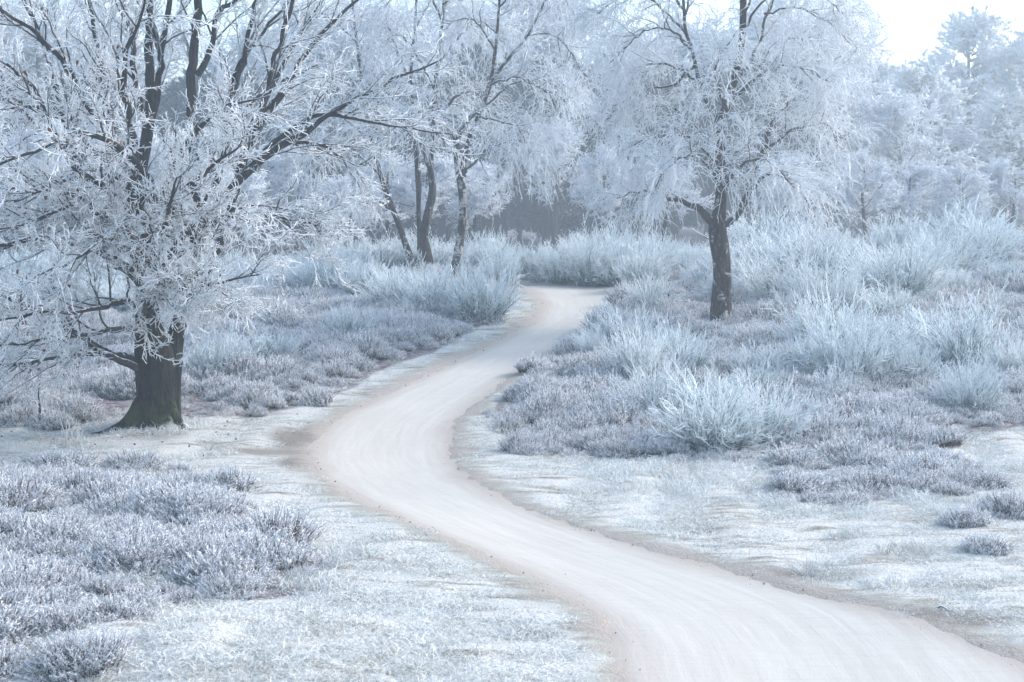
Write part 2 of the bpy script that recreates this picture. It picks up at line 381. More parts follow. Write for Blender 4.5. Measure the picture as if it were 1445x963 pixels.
HA = [(-500, 625), (0, 655), (130, 662), (240, 668), (310, 690), (335, 712), (392, 768), (470, 820), (440, 850), (330, 850), (200, 870), (0, 905), (-500, 930)]
HA2 = [(-500, 900), (0, 890), (180, 880), (330, 940), (300, 1150), (-500, 1300)]
HB = [(-600, 415), (60, 420), (250, 418), (400, 440), (560, 432), (690, 452), (672, 468), (620, 496), (540, 522), (505, 545), (455, 570), (390, 584), (300, 592), (140, 602), (0, 606), (-600, 620)]
HC = [(692, 592), (716, 550), (790, 512), (846, 500), (880, 440), (1000, 432), (1445, 420), (1900, 420), (1900, 590), (1445, 603), (1340, 630), (1290, 648), (1060, 655), (850, 655), (770, 648), (720, 625)]
HD = [(1040, 700), (1110, 662), (1300, 645), (1392, 655), (1380, 705), (1300, 700), (1190, 722), (1100, 712)]
HE = [(1330, 745), (1400, 722), (1470, 705), (1700, 720), (1700, 770), (1470, 765), (1385, 785)]
BZL = [(-500, 372), (60, 395), (380, 395), (400, 372), (500, 366), (600, 366), (690, 372), (726, 398), (722, 412), (690, 452), (600, 440), (400, 440), (60, 440), (-500, 430)]
BZC = [(722, 372), (900, 370), (960, 372), (960, 400), (882, 403), (726, 396)]
BZR = [(884, 404), (960, 372), (1100, 362), (1445, 358), (1900, 350), (1900, 430), (1300, 430), (1180, 470), (1060, 440), (960, 440), (880, 470), (850, 500), (812, 512), (850, 460), (866, 430)]
ZONES = [HA, HB, HC, HD, BZL, BZC, BZR]

def build_ground():
    xs = np.concatenate([-np.geomspace(260, 14.2, 26), np.arange(-14, 16.01, 0.15), np.geomspace(16.2, 260, 26)])
    ys = np.concatenate([np.linspace(-40, 6, 12), np.arange(6.3, 20, 0.14), np.arange(20, 50, 0.2), np.geomspace(50.3, 330, 40)])
    X, Yv = np.meshgrid(xs, ys); x = X.ravel(); y = Yv.ravel(); z = terrain(x, y)
    near = (y > 4) & (y < 60) & (np.abs(x) < 20); pd = np.full(x.shape, 5.0); pd[near] = poly_dist(PATH, x[near], y[near])
    rag = pd + 0.07 * wav(x, y, 3.1, 3) + 0.05 * wav(x, y, 8.0, 9)
    bumpy = (0.022 * wav(x, y, 4.2, 2) + 0.016 * wav(x, y, 9.5, 11)) * S(0.0, 0.5, pd) * S(60, 40, y)
    px, py = project(np.stack([x, np.maximum(y, 4), z], 1)); veg = np.zeros(x.shape)
    for zn in ZONES: veg = np.maximum(veg, inside(zn, px, py) * 1.0)
    veg[y < 5] = 0; veg[y > 52] = 1
    so = np.zeros(x.shape)
    for cx_, cy_, rx, ry, a_ in ((425, 622, 75, 20, 1.0), (372, 640, 110, 12, 0.7), (425, 655, 55, 14, 0.8), (990, 748, 90, 9, 0.75), (1330, 872, 170, 24, 0.8), (1130, 812, 150, 18, 0.7), (1245, 790, 40, 10, 0.6), (1405, 690, 50, 12, 0.5), (600, 858, 80, 8, 0.6), (470, 806, 60, 10, 0.6), (745, 680, 40, 5, 0.6), (215, 615, 90, 12, 0.8), (1395, 785, 26, 6, 0.7)):
        q_ = np.hypot((px - cx_ - 14 * wav(x, y, 2.6, 8)) / rx, (py - cy_ - 4 * wav(x, y, 3.3, 13)) / ry); so = np.maximum(so, a_ * S(1.25, 0.2, q_))
    so[y < 5] = 0
    n0, n1 = len(ys), len(xs)
    v2 = veg.reshape(n0, n1); v2 = (v2 + np.roll(v2, 1, 0) + np.roll(v2, -1, 0) + np.roll(v2, 1, 1) + np.roll(v2, -1, 1)) / 5
    z = z + bumpy + 0.02 - 0.05 * S(0.05, -0.18, rag) - 0.12 * S(-0.2, -0.5, pd)
    i = np.arange(n0 - 1)[:, None] * n1 + np.arange(n1 - 1)[None]; i = i.ravel()
    Fq = np.stack([i, i + 1, i + n1 + 1, i + n1], 1)
    me = make_mesh('ground', np.stack([x, y, z], 1), [Fq], M['ground'], {'pd': pd, 'veg': v2.ravel(), 'soil': so})
    tag(link('ground', me), kind='structure')
def build_path():
    Kp = 240; L = smooth_line(PL, Kp); Rr = smooth_line(PR, Kp); n = 17; u = np.linspace(-0.13, 1.13, n)
    P = L[:, None] + (Rr - L)[:, None] * u[None, :, None]; wid = np.linalg.norm((Rr - L)[:, :2], axis=1)[:, None]
    al = np.concatenate([[0], np.cumsum(np.linalg.norm(np.diff((L + Rr) / 2, axis=0), axis=1))])[:, None] + 0 * u
    x, y = P[..., 0], P[..., 1]; z = terrain(x, y) - 0.006 - 0.03 * np.sin(np.clip(u, 0, 1) * np.pi) + 0.006 * wav(x, y, 2.5, 4)
    i = (np.arange(Kp - 1)[:, None] * n + np.arange(n - 1)[None]).ravel(); Fq = np.stack([i, i + 1, i + n + 1, i + n], 1)
    ed = np.minimum(u, 1 - u) * wid
    me = make_mesh('path', np.stack([x, y, z], -1).reshape(-1, 3), [Fq], M['path'], {'edge': ed.ravel(), 'across': (u * wid).ravel(), 'along': al.ravel()})
    tag(link('path', me), kind='structure')
    # spur that leaves to the side behind the last bush
    q = np.array([PL[-1], PL[-2], back[4], back[3], back[2], back[1], back[0], PR[-1]])[:, :2]
build_ground(); build_path()

# ------------------------------------------------------------------ prototypes of the low plants (kept out of the scene, used by the scatterers)
def heather_clump(g, rad, hgt, n):
    G = Geo()
    r = rad * np.sqrt(g.uniform(0, 1, n)); a = g.uniform(0, 6.28, n); rr = r / rad
    B = np.stack([r * np.cos(a) * 0.75, r * np.sin(a) * 0.75, np.zeros(n) - 0.02], 1)
    d = nrm(np.stack([np.cos(a) * rr * 0.8, np.sin(a) * rr * 0.8, np.ones(n)], 1) + g.normal(0, 0.24, (n, 3)))
    L = hgt * (1 - 0.6 * rr ** 2) * g.uniform(0.65, 1.12, n)
    P = np.empty((n, 4, 3)); P[:, 0] = B
    for q in range(1, 4):
        P[:, q] = P[:, q - 1] + d * (L / 3)[:, None]; d = nrm(d + g.normal(0, 0.16, (n, 3)) + np.array([0, 0, 0.12]))
    fr = np.array([0.0, 0.12, 0.5, 0.95])[None] + g.normal(0, 0.12, (n, 1))
    G.tubes(P, taper(n, 4, np.full(n, 0.004), np.full(n, 0.0042)), 3, fr)
    sp_, t = grow(P, 16, 0.25, 1.0, (0.5, 1.25), (0.015, 0.048), 2, g)
    frs = 0.1 + t * 0.75 + np.repeat(g.normal(0, 0.2, n), 16)
    G.spikes(sp_[:, 0], nrm(sp_[:, 1] - sp_[:, 0]), np.linalg.norm(sp_[:, 1] - sp_[:, 0], axis=1), np.full(len(sp_), 0.0047), frs, 1.0)
    return G.mesh('heather_clump', M['heather'])
def grass_patch(g, rad, n, L0, L1, bend, wd, up):
    G = Geo(); r = rad * np.sqrt(g.uniform(0, 1, n)); a = g.uniform(0, 6.28, n)
    B = np.stack([r * np.cos(a), r * np.sin(a), np.full(n, -0.01)], 1)
    d = g.normal(0, 1, (n, 3)); d[:, 2] = np.abs(d[:, 2]) * 0.5 + up; d = nrm(d)
    G.blades(B, d, g.uniform(L0, L1, n), np.full(n, wd), 0.25 + g.normal(0, 0.2, n)[:, None] * np.ones((1, 2)), 0.9, g, bend) if False else \
        G.blades(B, d, g.uniform(L0, L1, n), np.full(n, wd), 0.35, 0.95, g, bend)
    return G.mesh('grass_patch', M['grass'], smooth=False)

def protos(name, meshes):
    col = bpy.data.collections.new(name)
    for m in meshes: col.objects.link(bpy.data.objects.new(name, m))
    return col
gg = np.random.default_rng(5)
P_HEATH = protos('heather_clump', [heather_clump(gg, gg.uniform(0.34, 0.46), gg.uniform(0.30, 0.44), 310) for _ in range(5)])
P_GRASS = protos('grass_patch', [grass_patch(gg, 0.38, 420, 0.03, 0.075, 0.9, 0.006, 0.5) for _ in range(4)])
P_LONG = protos('long_grass_patch', [grass_patch(gg, 0.22, 170, 0.08, 0.20, 1.0, 0.007, 0.9) for _ in range(4)])

def stone(g):
    V = g.normal(size=(14, 3)); V = nrm(V) * np.array([0.014, 0.012, 0.008]) * g.uniform(0.8, 1.2, (14, 1))
    import bmesh
    bm = bmesh.new(); [bm.verts.new(v) for v in V]; bmesh.ops.convex_hull(bm, input=bm.verts); me = bpy.data.meshes.new('stone'); bm.to_mesh(me); bm.free(); me.materials.append(M['stone']); return me
P_STONE = protos('stone', [stone(gg) for _ in range(3)])
def scatter(name, pts, rot, scl, idx, col):
    me = bpy.data.meshes.new(name); n = len(pts); me.vertices.add(n); me.vertices.foreach_set('co', np.asarray(pts, np.float32).ravel())
    for nm, ty, dat, key in (('rot', 'FLOAT_VECTOR', rot, 'vector'), ('scl', 'FLOAT_VECTOR', scl, 'vector'), ('idx', 'INT', idx, 'value')):
        a = me.attributes.new(nm, ty, 'POINT'); a.data.foreach_set(key, np.asarray(dat, np.int32 if ty == 'INT' else np.float32).ravel())
    o = link(name, me); ng = bpy.data.node_groups.new(name, 'GeometryNodeTree')
    ng.interface.new_socket('Geometry', in_out='INPUT', socket_type='NodeSocketGeometry'); ng.interface.new_socket('Geometry', in_out='OUTPUT', socket_type='NodeSocketGeometry')
    N = ng.nodes.new; i = N('NodeGroupInput'); out = N('NodeGroupOutput'); iop = N('GeometryNodeInstanceOnPoints'); ci = N('GeometryNodeCollectionInfo')
    ci.inputs[0].default_value = col; ci.inputs['Separate Children'].default_value = True; ci.inputs['Reset Children'].default_value = True
    def na(nm, ty): x = N('GeometryNodeInputNamedAttribute'); x.data_type = ty; x.inputs[0].default_value = nm; return x.outputs[0]
    e = N('FunctionNodeEulerToRotation'); L = ng.links.new
    L(na('rot', 'FLOAT_VECTOR'), e.inputs[0]); L(i.outputs[0], iop.inputs['Points']); L(ci.outputs[0], iop.inputs['Instance'])
    iop.inputs['Pick Instance'].default_value = True
    L(na('idx', 'INT'), iop.inputs['Instance Index']); L(e.outputs[0], iop.inputs['Rotation']); L(na('scl', 'FLOAT_VECTOR'), iop.inputs['Scale']); L(iop.outputs[0], out.inputs[0])
    md = o.modifiers.new('scatter', 'NODES'); md.node_group = ng
    return o
def jitter_grid(x0, x1, y0, y1, step, g):
    xs = np.arange(x0, x1, step); ys = np.arange(y0, y1, step); X, Yv = np.meshgrid(xs, ys)
    return X.ravel() + g.uniform(-.5, .5, X.size) * step, Yv.ravel() + g.uniform(-.5, .5, X.size) * step
def in_zone(zs, x, y):
    px, py = project(np.stack([x, y, terrain(x, y)], 1)); px = px + 9 * wav(x, y, 2.2, 7); py = py + 6 * wav(x, y, 2.9, 12)
    r = np.zeros(x.shape, bool)
    for z in zs: r |= inside(z, px, py)
    return r & (px > -330) & (px < 1780)

def low_plants():
    g = np.random.default_rng(21)
    x, y = jitter_grid(-16, 18, 8, 52, 0.35, g); pd = poly_dist(PATH, x, y); oakd = np.hypot(x + 5.86, y - 27.7)
    dens = np.where(in_zone([HA, HB, HC, HD], x, y), 1.0, np.where(in_zone([HA2], x, y), 0.2, np.where(in_zone([BZL, BZR], x, y), 0.7, np.where(in_zone([BZC], x, y), 0.2, 0))))
    clear = 0.5 + 0.5 * wav(x, y, 1.9, 14)                            # glades of grass in the heather
    dens = dens * np.where((y < 21) & (clear < 0.16), 0.3, 1.0) * np.where((y > 21) & (clear < 0.12), 0.35, 1.0)
    px, py = project(np.stack([x, y, terrain(x, y)], 1)); rim = np.full(x.shape, 999.0)
    for zn in (HA, HA2, HC, HD, HB): ins = inside(zn, px, py); rim[ins] = -poly_dist(zn, px[ins], py[ins])
    rim = np.where((y < 36), S(-5, 34, rim), 1.0); dens = dens * (0.65 + 0.35 * rim)
    k = (g.uniform(0, 1, x.size) < dens) & (pd > 0.25) & (oakd > 1.1)
    x, y, rim = x[k], y[k], rim[k]; z = terrain(x, y); n = len(x)
    big = 0.80 + 0.42 * wav(x, y, 2.3, 10) + g.normal(0, 0.2, n); big = np.clip(big, 0.35, 1.5) * (0.55 + 0.45 * rim)
    rot = np.stack([g.normal(0, 0.15, n), g.normal(0, 0.15, n), g.uniform(0, 6.28, n)], 1)
    scl = np.stack([big * 1.05, big * 1.05, big * np.where(y > 24, 1.0, 0.8)], 1)
    o = scatter('heather', np.stack([x, y, z], 1), rot, scl, g.integers(0, 5, n), P_HEATH); tag(o, kind='stuff')
    print('heather', n)
    # short rimed turf
    x, y = jitter_grid(-16, 18, 8, 46, 0.36, g); pd = poly_dist(PATH, x, y); hz = in_zone([HB, HC, BZL, BZC, BZR], x, y)
    px, py = project(np.stack([x, y, terrain(x, y)], 1))
    bare = (0.5 + 0.5 * wav(x, y, 1.7, 5)) ; soil = (np.hypot((px - 400) / 120, (py - 640) / 34) < 1)
    k = (pd > 0.02 + 0.16 * g.uniform(0, 1, x.size)) & ~hz & (px > -250) & (px < 1700) & (bare > 0.16) & (~soil | (g.uniform(0, 1, x.size) < 0.2))
    x, y, pd = x[k], y[k], pd[k]; n = len(x); s = g.uniform(0.6, 1.15, n) * (0.55 + 0.45 * S(0.1, 0.8, pd))
    o = scatter('turf', np.stack([x, y, terrain(x, y) + 0.02], 1), np.stack([0 * x, 0 * x, g.uniform(0, 6.28, n)], 1), np.stack([s * 1.1, s * 1.1, s * 0.8], 1), g.integers(0, 4, n), P_GRASS); tag(o, kind='stuff')
    print('turf', n)
    # crumbs of soil and small stones along the path edges
    x, y = jitter_grid(-8, 12, 9, 40, 0.085, g); pd = poly_dist(PATH, x, y); k = (np.abs(pd - 0.02) < np.abs(g.normal(0, 0.16, x.size))) & (np.abs(pd) < 0.4) & (g.uniform(0, 1, x.size) < 0.3); x, y = x[k], y[k]; n = len(x)
    s = 0.3 + 0.9 * g.uniform(0, 1, n) ** 3; o = scatter('gravel', np.stack([x, y, terrain(x, y) + 0.004], 1), g.uniform(0, 6, (n, 3)), np.stack([s, s, s], 1), g.integers(0, 3, n), P_STONE); tag(o, kind='stuff')
    n = 260; lx = -5.86 + g.normal(0.2, 1.5, n); ly = 27.0 + g.normal(0, 1.5, n); kk = (poly_dist(PATH, lx, ly) > 0.5) & (np.hypot(lx + 5.86, ly - 27.7) > 0.6); lx, ly = lx[kk], ly[kk]; n = len(lx); D = Geo(); Bp = np.stack([lx, ly, terrain(lx, ly) + 0.035], 1); d = nrm(np.stack([g.normal(0, 1, n), g.normal(0, 1, n), g.normal(0, 0.15, n)], 1))
    D.blades(Bp, d, g.uniform(0.035, 0.06, n), g.uniform(0.02, 0.035, n), 0.5, 1.0, g, 0.1); tag(link('fallen_leaves', D.mesh('fallen_leaves', M['dead_leaf'])), kind='stuff')
    # longer bleached grass among and below the heather
    x, y = jitter_grid(-14, 16, 8, 40, 0.21, g); pd = poly_dist(PATH, x, y); px, py = project(np.stack([x, y, terrain(x, y)], 1))
    LG = [(-500, 600), (0, 700), (150, 770), (330, 770), (470, 815), (560, 850), (700, 862), (800, 880), (835, 920), (830, 1000), (800, 1300), (-500, 1300)]
    EDG = [(760, 640), (850, 652), (1060, 652), (1290, 645), (1392, 640), (1420, 720), (1240, 735), (1000, 710), (880, 690)]
    OB = [(120, 612), (150, 598), (270, 592), (300, 604), (230, 618)]
    d = np.where(inside(LG, px, py), 0.25 + 0.6 * (wav(x, y, 1.6, 2) > -0.25), np.where(inside(EDG, px, py), 0.4, np.where(inside(HA, px, py), 0.55, np.where(inside(OB, px, py), 0.8, np.where(in_zone([HB, HC], x, y), 0.12, 0.015)))))
    oakd = np.hypot(x + 5.86, y - 27.7)
    k = (g.uniform(0, 1, x.size) < d) & (pd > 0.3) & (px > -250) & (px < 1700) & (oakd > 0.36); x, y = x[k], y[k]; n = len(x); s = g.uniform(0.6, 1.3, n)
    o = scatter('long_grass', np.stack([x, y, terrain(x, y) + 0.01], 1), np.stack([0 * x, 0 * x, g.uniform(0, 6.28, n)], 1), np.stack([s, s, s * np.where(inside(LG, *project(np.stack([x, y, terrain(x, y)], 1))) & ~inside(HA, *project(np.stack([x, y, terrain(x, y)], 1))), 0.5, 1.0)], 1), g.integers(0, 4, n), P_LONG); tag(o, kind='stuff')
    print('long grass', n)
low_plants()

# ------------------------------------------------------------------ broom bushes
def broom_mesh(g, n, spread, droop, thin=1.0):
    """unit bush: about 1 m high, 1 m wide"""
    G = Geo(); a = g.uniform(0, 6.28, n); q = np.sqrt(g.uniform(0, 1, n)); r = 0.30 * q
    B = np.stack([r * np.cos(a), r * np.sin(a), np.full(n, -0.03)], 1)
    a2 = a + g.normal(0, 0.8, n); tilt = spread * (0.25 + 0.75 * q) * g.uniform(0.2, 1.05, n)
    d = np.stack([np.cos(a2) * np.sin(tilt), np.sin(a2) * np.sin(tilt), np.cos(tilt)], 1)
    L = g.uniform(0.35, 1.0, n) * (1.0 - 0.3 * q ** 2); long_ = g.uniform(0, 1, n) < 0.06; L[long_] *= 1.25
    K = 5; P = np.empty((n, K, 3)); P[:, 0] = B; out = np.stack([np.cos(a2), np.sin(a2), 0 * a2], 1)
    for k in range(1, K):
        P[:, k] = P[:, k - 1] + d * (L / (K - 1))[:, None]; d = nrm(d + g.normal(0, 0.11, (n, 3)) + (out * 0.25 + np.array([0, 0, -0.45])) * droop * k / K * (0.3 + q)[:, None])
    fr = np.linspace(-0.1, 1.0, K)[None] + g.normal(0, 0.13, (n, 1))
    G.tubes(P, taper(n, K, np.full(n, 0.0085), np.full(n, 0.0045)) * thin, 3, fr)
    m = 12; c, t = grow(P, m, 0.2, 0.98, (0.25, 0.8), (0.05, 0.2), 3, g, 0.14, (0, 0, 0.03))
    f2 = (0.2 + 0.75 * t + np.repeat(g.normal(0, 0.15, n), m))[:, None] + np.array([[0, 0.1, 0.25]])
    G.tubes(c, taper(len(c), 3, np.full(len(c), 0.0055), np.full(len(c), 0.0035)) * thin, 3, f2)
    return G.mesh('broom_shoots', M['broom'])
gb = np.random.default_rng(8)
BROOM = {'fan': [broom_mesh(gb, 190, 1.0, 0.10) for _ in range(3)], 'round': [broom_mesh(gb, 210, 1.25, 0.22) for _ in range(3)],
         'tall': [broom_mesh(gb, 110, 0.55, 0.03) for _ in range(2)], 'arch': [broom_mesh(gb, 180, 1.15, 0.5) for _ in range(2)]}
def stem_mesh(g):
    G = Geo(); n = 9; a = np.arange(n) * 0.7; P = np.zeros((n, 4, 3)); d = nrm(np.stack([np.cos(a) * 0.7, np.sin(a) * 0.7, np.ones(n)], 1))
    P[:, 0] = np.stack([0.03 * np.cos(a), 0.03 * np.sin(a), np.full(n, -0.05)], 1)
    for k in range(1, 4): P[:, k] = P[:, k - 1] + d * 0.11 + g.normal(0, 0.012, (n, 3))
    G.tubes(P, taper(n, 4, np.full(n, 0.016), np.full(n, 0.006)), 5, 0.0); return G.mesh('stem', M['far_bark'])
STEM = stem_mesh(gb)
def heather_bush(px, py, sc_, label):
    p = ground(px, py); g = np.random.default_rng(int(px)); E = empty('heather_bush', p, g.uniform(0, 6)); tag(E, label, 'heather')
    G = link('sprigs', P_HEATH.objects[int(px) % 5].data, E); G.scale = (sc_ * 1.15, sc_, sc_ * 0.9); t = link('stem', STEM, E); t.scale = (0.5, 0.5, 0.45)
    tf = link('grass', P_LONG.objects[int(px) % 4].data, E); tf['kind'] = 'stuff'; tf.scale = (1.5 * sc_, 1.5 * sc_, 0.9)
heather_bush(1362, 742, 0.8, 'low heather bush alone on the frosty turf farthest from the path')
heather_bush(1425, 728, 0.9, 'broader heather bush on the turf by the picture edge')
heather_bush(1392, 780, 0.7, 'smallest heather bush on the turf beside the bare pale soil')
heather_bush(388, 768, 1.15, 'dark heather bush jutting out of the bed toward the path')
heather_bush(322, 692, 1.1, 'heather bush at the corner of the bed below the oak')
heather_bush(92, 668, 1.2, 'rounded brownish heather bush behind the tall grass stalks')
_bk = 0
def broom(x, y, wd, ht, style, label, group=None):
    global _bk
    o = empty('broom_bush', (x, y, float(terrain(x, y))), random.uniform(0, 6.28)); tag(o, label, 'bush', group)
    v = BROOM[style]; s = link('shoots', v[_bk % len(v)], o); t = link('stem', STEM, o); _bk += 1
    spread = {'fan': 1.15, 'round': 1.3, 'tall': 0.75, 'arch': 1.3}[style]
    s.scale = (wd / spread, wd / spread, ht / 0.9); t.scale = (min(1.2, ht),) * 3
    return o
NAMED = [  # photo point of the foot, width and height in photo pixels, shape, label
    (490, 484, 66, 54, 'fan', 'lone pale broom bush in heather below the twin-stemmed birch'),
    (388, 512, 56, 46, 'tall', 'small upright broom bush in heather midway between oak trunk and lone pale bush'),
    (312, 535, 92, 72, 'fan', 'loose pale broom bush in heather nearest the oak trunk'),
    (560, 440, 96, 66, 'fan', 'dark-centred broom bush below the fork of the twin-stemmed birch'),
    (612, 446, 92, 66, 'fan', 'pale upswept broom bush in front of the pair of middle birch trunks'),
    (655, 448, 70, 66, 'round', 'broom bush in front of the foot of the white-barked birch'),
    (682, 456, 84, 84, 'fan', 'bushy broom at the path edge where the verge begins to widen'),
    (706, 412, 56, 66, 'round', 'twiggy grey broom bush at the inside of the last path bend'),
    (460, 418, 84, 62, 'fan', 'broad broom bush at the edge of heather beyond the small upright bush'),
    (515, 424, 74, 64, 'fan', 'teal-bottomed broom bush between the broad bush and the twin-stemmed birch'),
    (900, 545, 86, 82, 'fan', 'blue-green broom bush closest to the path where it straightens'),
    (836, 508, 50, 44, 'fan', 'small broom bush on the very edge of the sloping path'),
    (878, 496, 92, 66, 'round', 'broom bush on the path edge just beyond the small edge bush'),
    (930, 602, 120, 90, 'arch', 'nodding broom bush with bent shoots beside the clearing of dark heather'),
    (1005, 640, 150, 104, 'arch', 'largest sprawling broom bush of the clump in front of the lone birch'),
    (1072, 628, 118, 92, 'round', 'rounded broom bush attached to the sprawling one on the side away from the path'),
    (956, 532, 100, 70, 'fan', 'dense upright broom bush directly in front of the lone birch foot'),
    (1068, 540, 56, 56, 'tall', 'narrow upright broom bush just past the lone birch foot'),
    (1112, 542, 44, 34, 'fan', 'tiny star-shaped broom bush in heather beyond the sprawling clump'),
    (1198, 545, 124, 104, 'fan', 'big dark-centred fan-shaped broom bush standing alone past the birch'),
    (1176, 570, 44, 54, 'tall', 'slender pale broom bush leaning on the big dark-centred fan-shaped one'),
    (1168, 500, 116, 86, 'round', 'wide teal-shaded broom bush immediately behind the big fan-shaped one'),
    (1368, 584, 90, 78, 'fan', 'bright white broom bush beside the heather edge by the clearing'),
    (1352, 530, 92, 108, 'tall', 'tall thin-shooted broom bush rising behind the bright white one'),
    (1288, 545, 74, 66, 'fan', 'greyish broom bush between the fan-shaped and tall thin-shooted ones'),
    (1150, 612, 40, 48, 'tall', 'few straight broom shoots poking from heather near the sprawling clump'),
    (1430, 540, 70, 66, 'fan', 'broom bush half cut by the picture edge beyond the bright white one'),
    (1095, 432, 120, 76, 'round', 'hazy domed broom bush with a dark eye beside the lone birch trunk'),
    (1262, 428, 136, 92, 'fan', 'long-shooted pale broom bush at the back of the open heather'),
    (752, 395, 54, 52, 'round', 'frosted broom bush on the bank where the path slips out of sight'),
    (790, 399, 60, 60, 'fan', 'broom bush on the bank facing straight down the path'),
    (828, 402, 62, 62, 'arch', 'dark-footed broom bush on the bank where the worn path is widest'),
    (868, 403, 64, 66, 'round', 'bulging broom bush on the bank at the outer side of the last bend'),
    (905, 410, 60, 60, 'fan', 'broom bush ending the bank between the last bend and the lone birch'),
    (1010, 590, 60, 60, 'tall', 'spiky tuft of broom shoots above the sprawling clump'),
]
taken = [(*ground(1018, y_)[:2], 0.95) for y_ in (455, 470, 490, 515)]
for px, py, wp, hp, st, lab in NAMED:
    p = ground(px, py); k = p[1] / F; taken.append((p[0], p[1], wp * k * 0.4)); broom(p[0], p[1], wp * k * 1.1, hp * k * 1.12, st, lab)
def spot(px, table):
    return next(t for t, lim in table if px < lim)
STY = {'fan': 'fan-shaped', 'round': 'domed', 'arch': 'nodding', 'tall': 'upright'}
def thicket(zone, step, h0, h1, label, group, table, rows, hfun=None):
    g = np.random.default_rng(len(label)); x, y = jitter_grid(-17, 18, 28, 53, step, g); n = 0
    ok = in_zone([zone], x, y) & (poly_dist(PATH, x, y) > 0.75)
    px, _ = project(np.stack([x, y, terrain(x, y)], 1)); ok &= (px > -60) & (px < 1520)
    for a, b in zip(x[ok], y[ok]):
        if any((a - c) ** 2 + (b - d) ** 2 < (r + 0.25) ** 2 for c, d, r in taken): continue
        h = g.uniform(h0, h1) * (hfun(a, b) if hfun else 1.0) * (0.92 + 0.3 * float(wav(a, b, 1.1, 3)))
        wd = h * g.uniform(1.25, 1.7); st = random.choice(['fan', 'fan', 'round', 'round', 'arch', 'tall']); q = float(project(np.array([a, b, float(terrain(a, b))]))[0])
        size = 'small' if h < 0.9 * h0 + (h1 - h0) / 3 else 'tall' if h > h1 - (h1 - h0) / 3 else 'middling'
        broom(a, b, wd, h, st, f'{size} {STY[st]} broom bush, {spot(b, rows)} row {spot(q, table)}', group); n += 1
    print(label, n)
thicket(BZL, 1.25, 0.75, 1.15, 'frosted broom bush in the thicket around the feet of the middle birches', 'broom thicket around the middle birches',
        (('behind the oak trunk', 260), ('just past the oak trunk', 360), ('between oak and leaning birch', 450), ('short of the leaning birch stem', 530), ('below the twin-stemmed birch', 600), ('below the curved birch', 632), ('around the white-barked birch', 680), ('where the path bends away', 9999)),
        (('front', 41), ('second', 44), ('third', 47), ('back', 99)), lambda a, b: 0.5 if b < 46.2 and -5.2 < a < -0.4 else 1.0)
thicket(BZC, 1.15, 0.7, 1.35, 'frosted broom bush on the bank closing the far end of the path', 'broom bank at the end of the path',
        (('facing the inner path bend', 775), ('straight above the path end', 825), ('above the outer path bend', 880), ('short of the lone birch', 9999)), (('front', 44), ('second', 46.5), ('third', 49), ('back', 99)))
thicket(BZR, 1.65, 0.7, 1.5, 'frosted broom bush in the thicket on the rise around the lone birch', 'broom thicket around the lone birch',
        (('beside the top of the path', 900), ('path-side of the lone birch', 1000), ('behind the lone birch trunk', 1060), ('just past the lone birch trunk', 1160), ('below the small dim pine', 1260), ('below the low bushy pine', 1360), ('below the spreading pine', 9999)),
        (('front', 40), ('second', 43), ('third', 46), ('fourth', 49), ('back', 99)))

BZM = [(868, 450), (1000, 480), (1060, 442), (1445, 432), (1600, 432), (1600, 565), (1445, 560), (1290, 528), (1110, 570), (1050, 600), (900, 585), (850, 520)]
thicket(BZM, 2.15, 0.45, 0.95, 'heather', 'broom bushes in the open heather',
        (('beside the sloping path', 900), ('short of the lone birch', 985), ('beside the lone birch foot', 1060), ('past the lone birch foot', 1140), ('beside the big fan-shaped bush', 1240), ('past the big fan-shaped bush', 1330), ('around the tall thin-shooted bush', 1400), ('at the picture edge', 9999)),
        (('heather', 31), ('lower heather', 34), ('upper heather', 37.5), ('topmost heather', 99)))

# ------------------------------------------------------------------ the oak
OY = 27.7
def px_line(pts, Y):
    """pts rows: px, py, depth offset, radius in px -> world x,y,z,r"""
    o = []
    for px, py, dy, rp in pts:
        p = at_depth(px, py, Y + dy); o.append([*p, rp * (Y + dy) / F])
    return np.array(o)
def rel(L, root):
    L = np.array(L, float); L[:, :3] -= root; return L

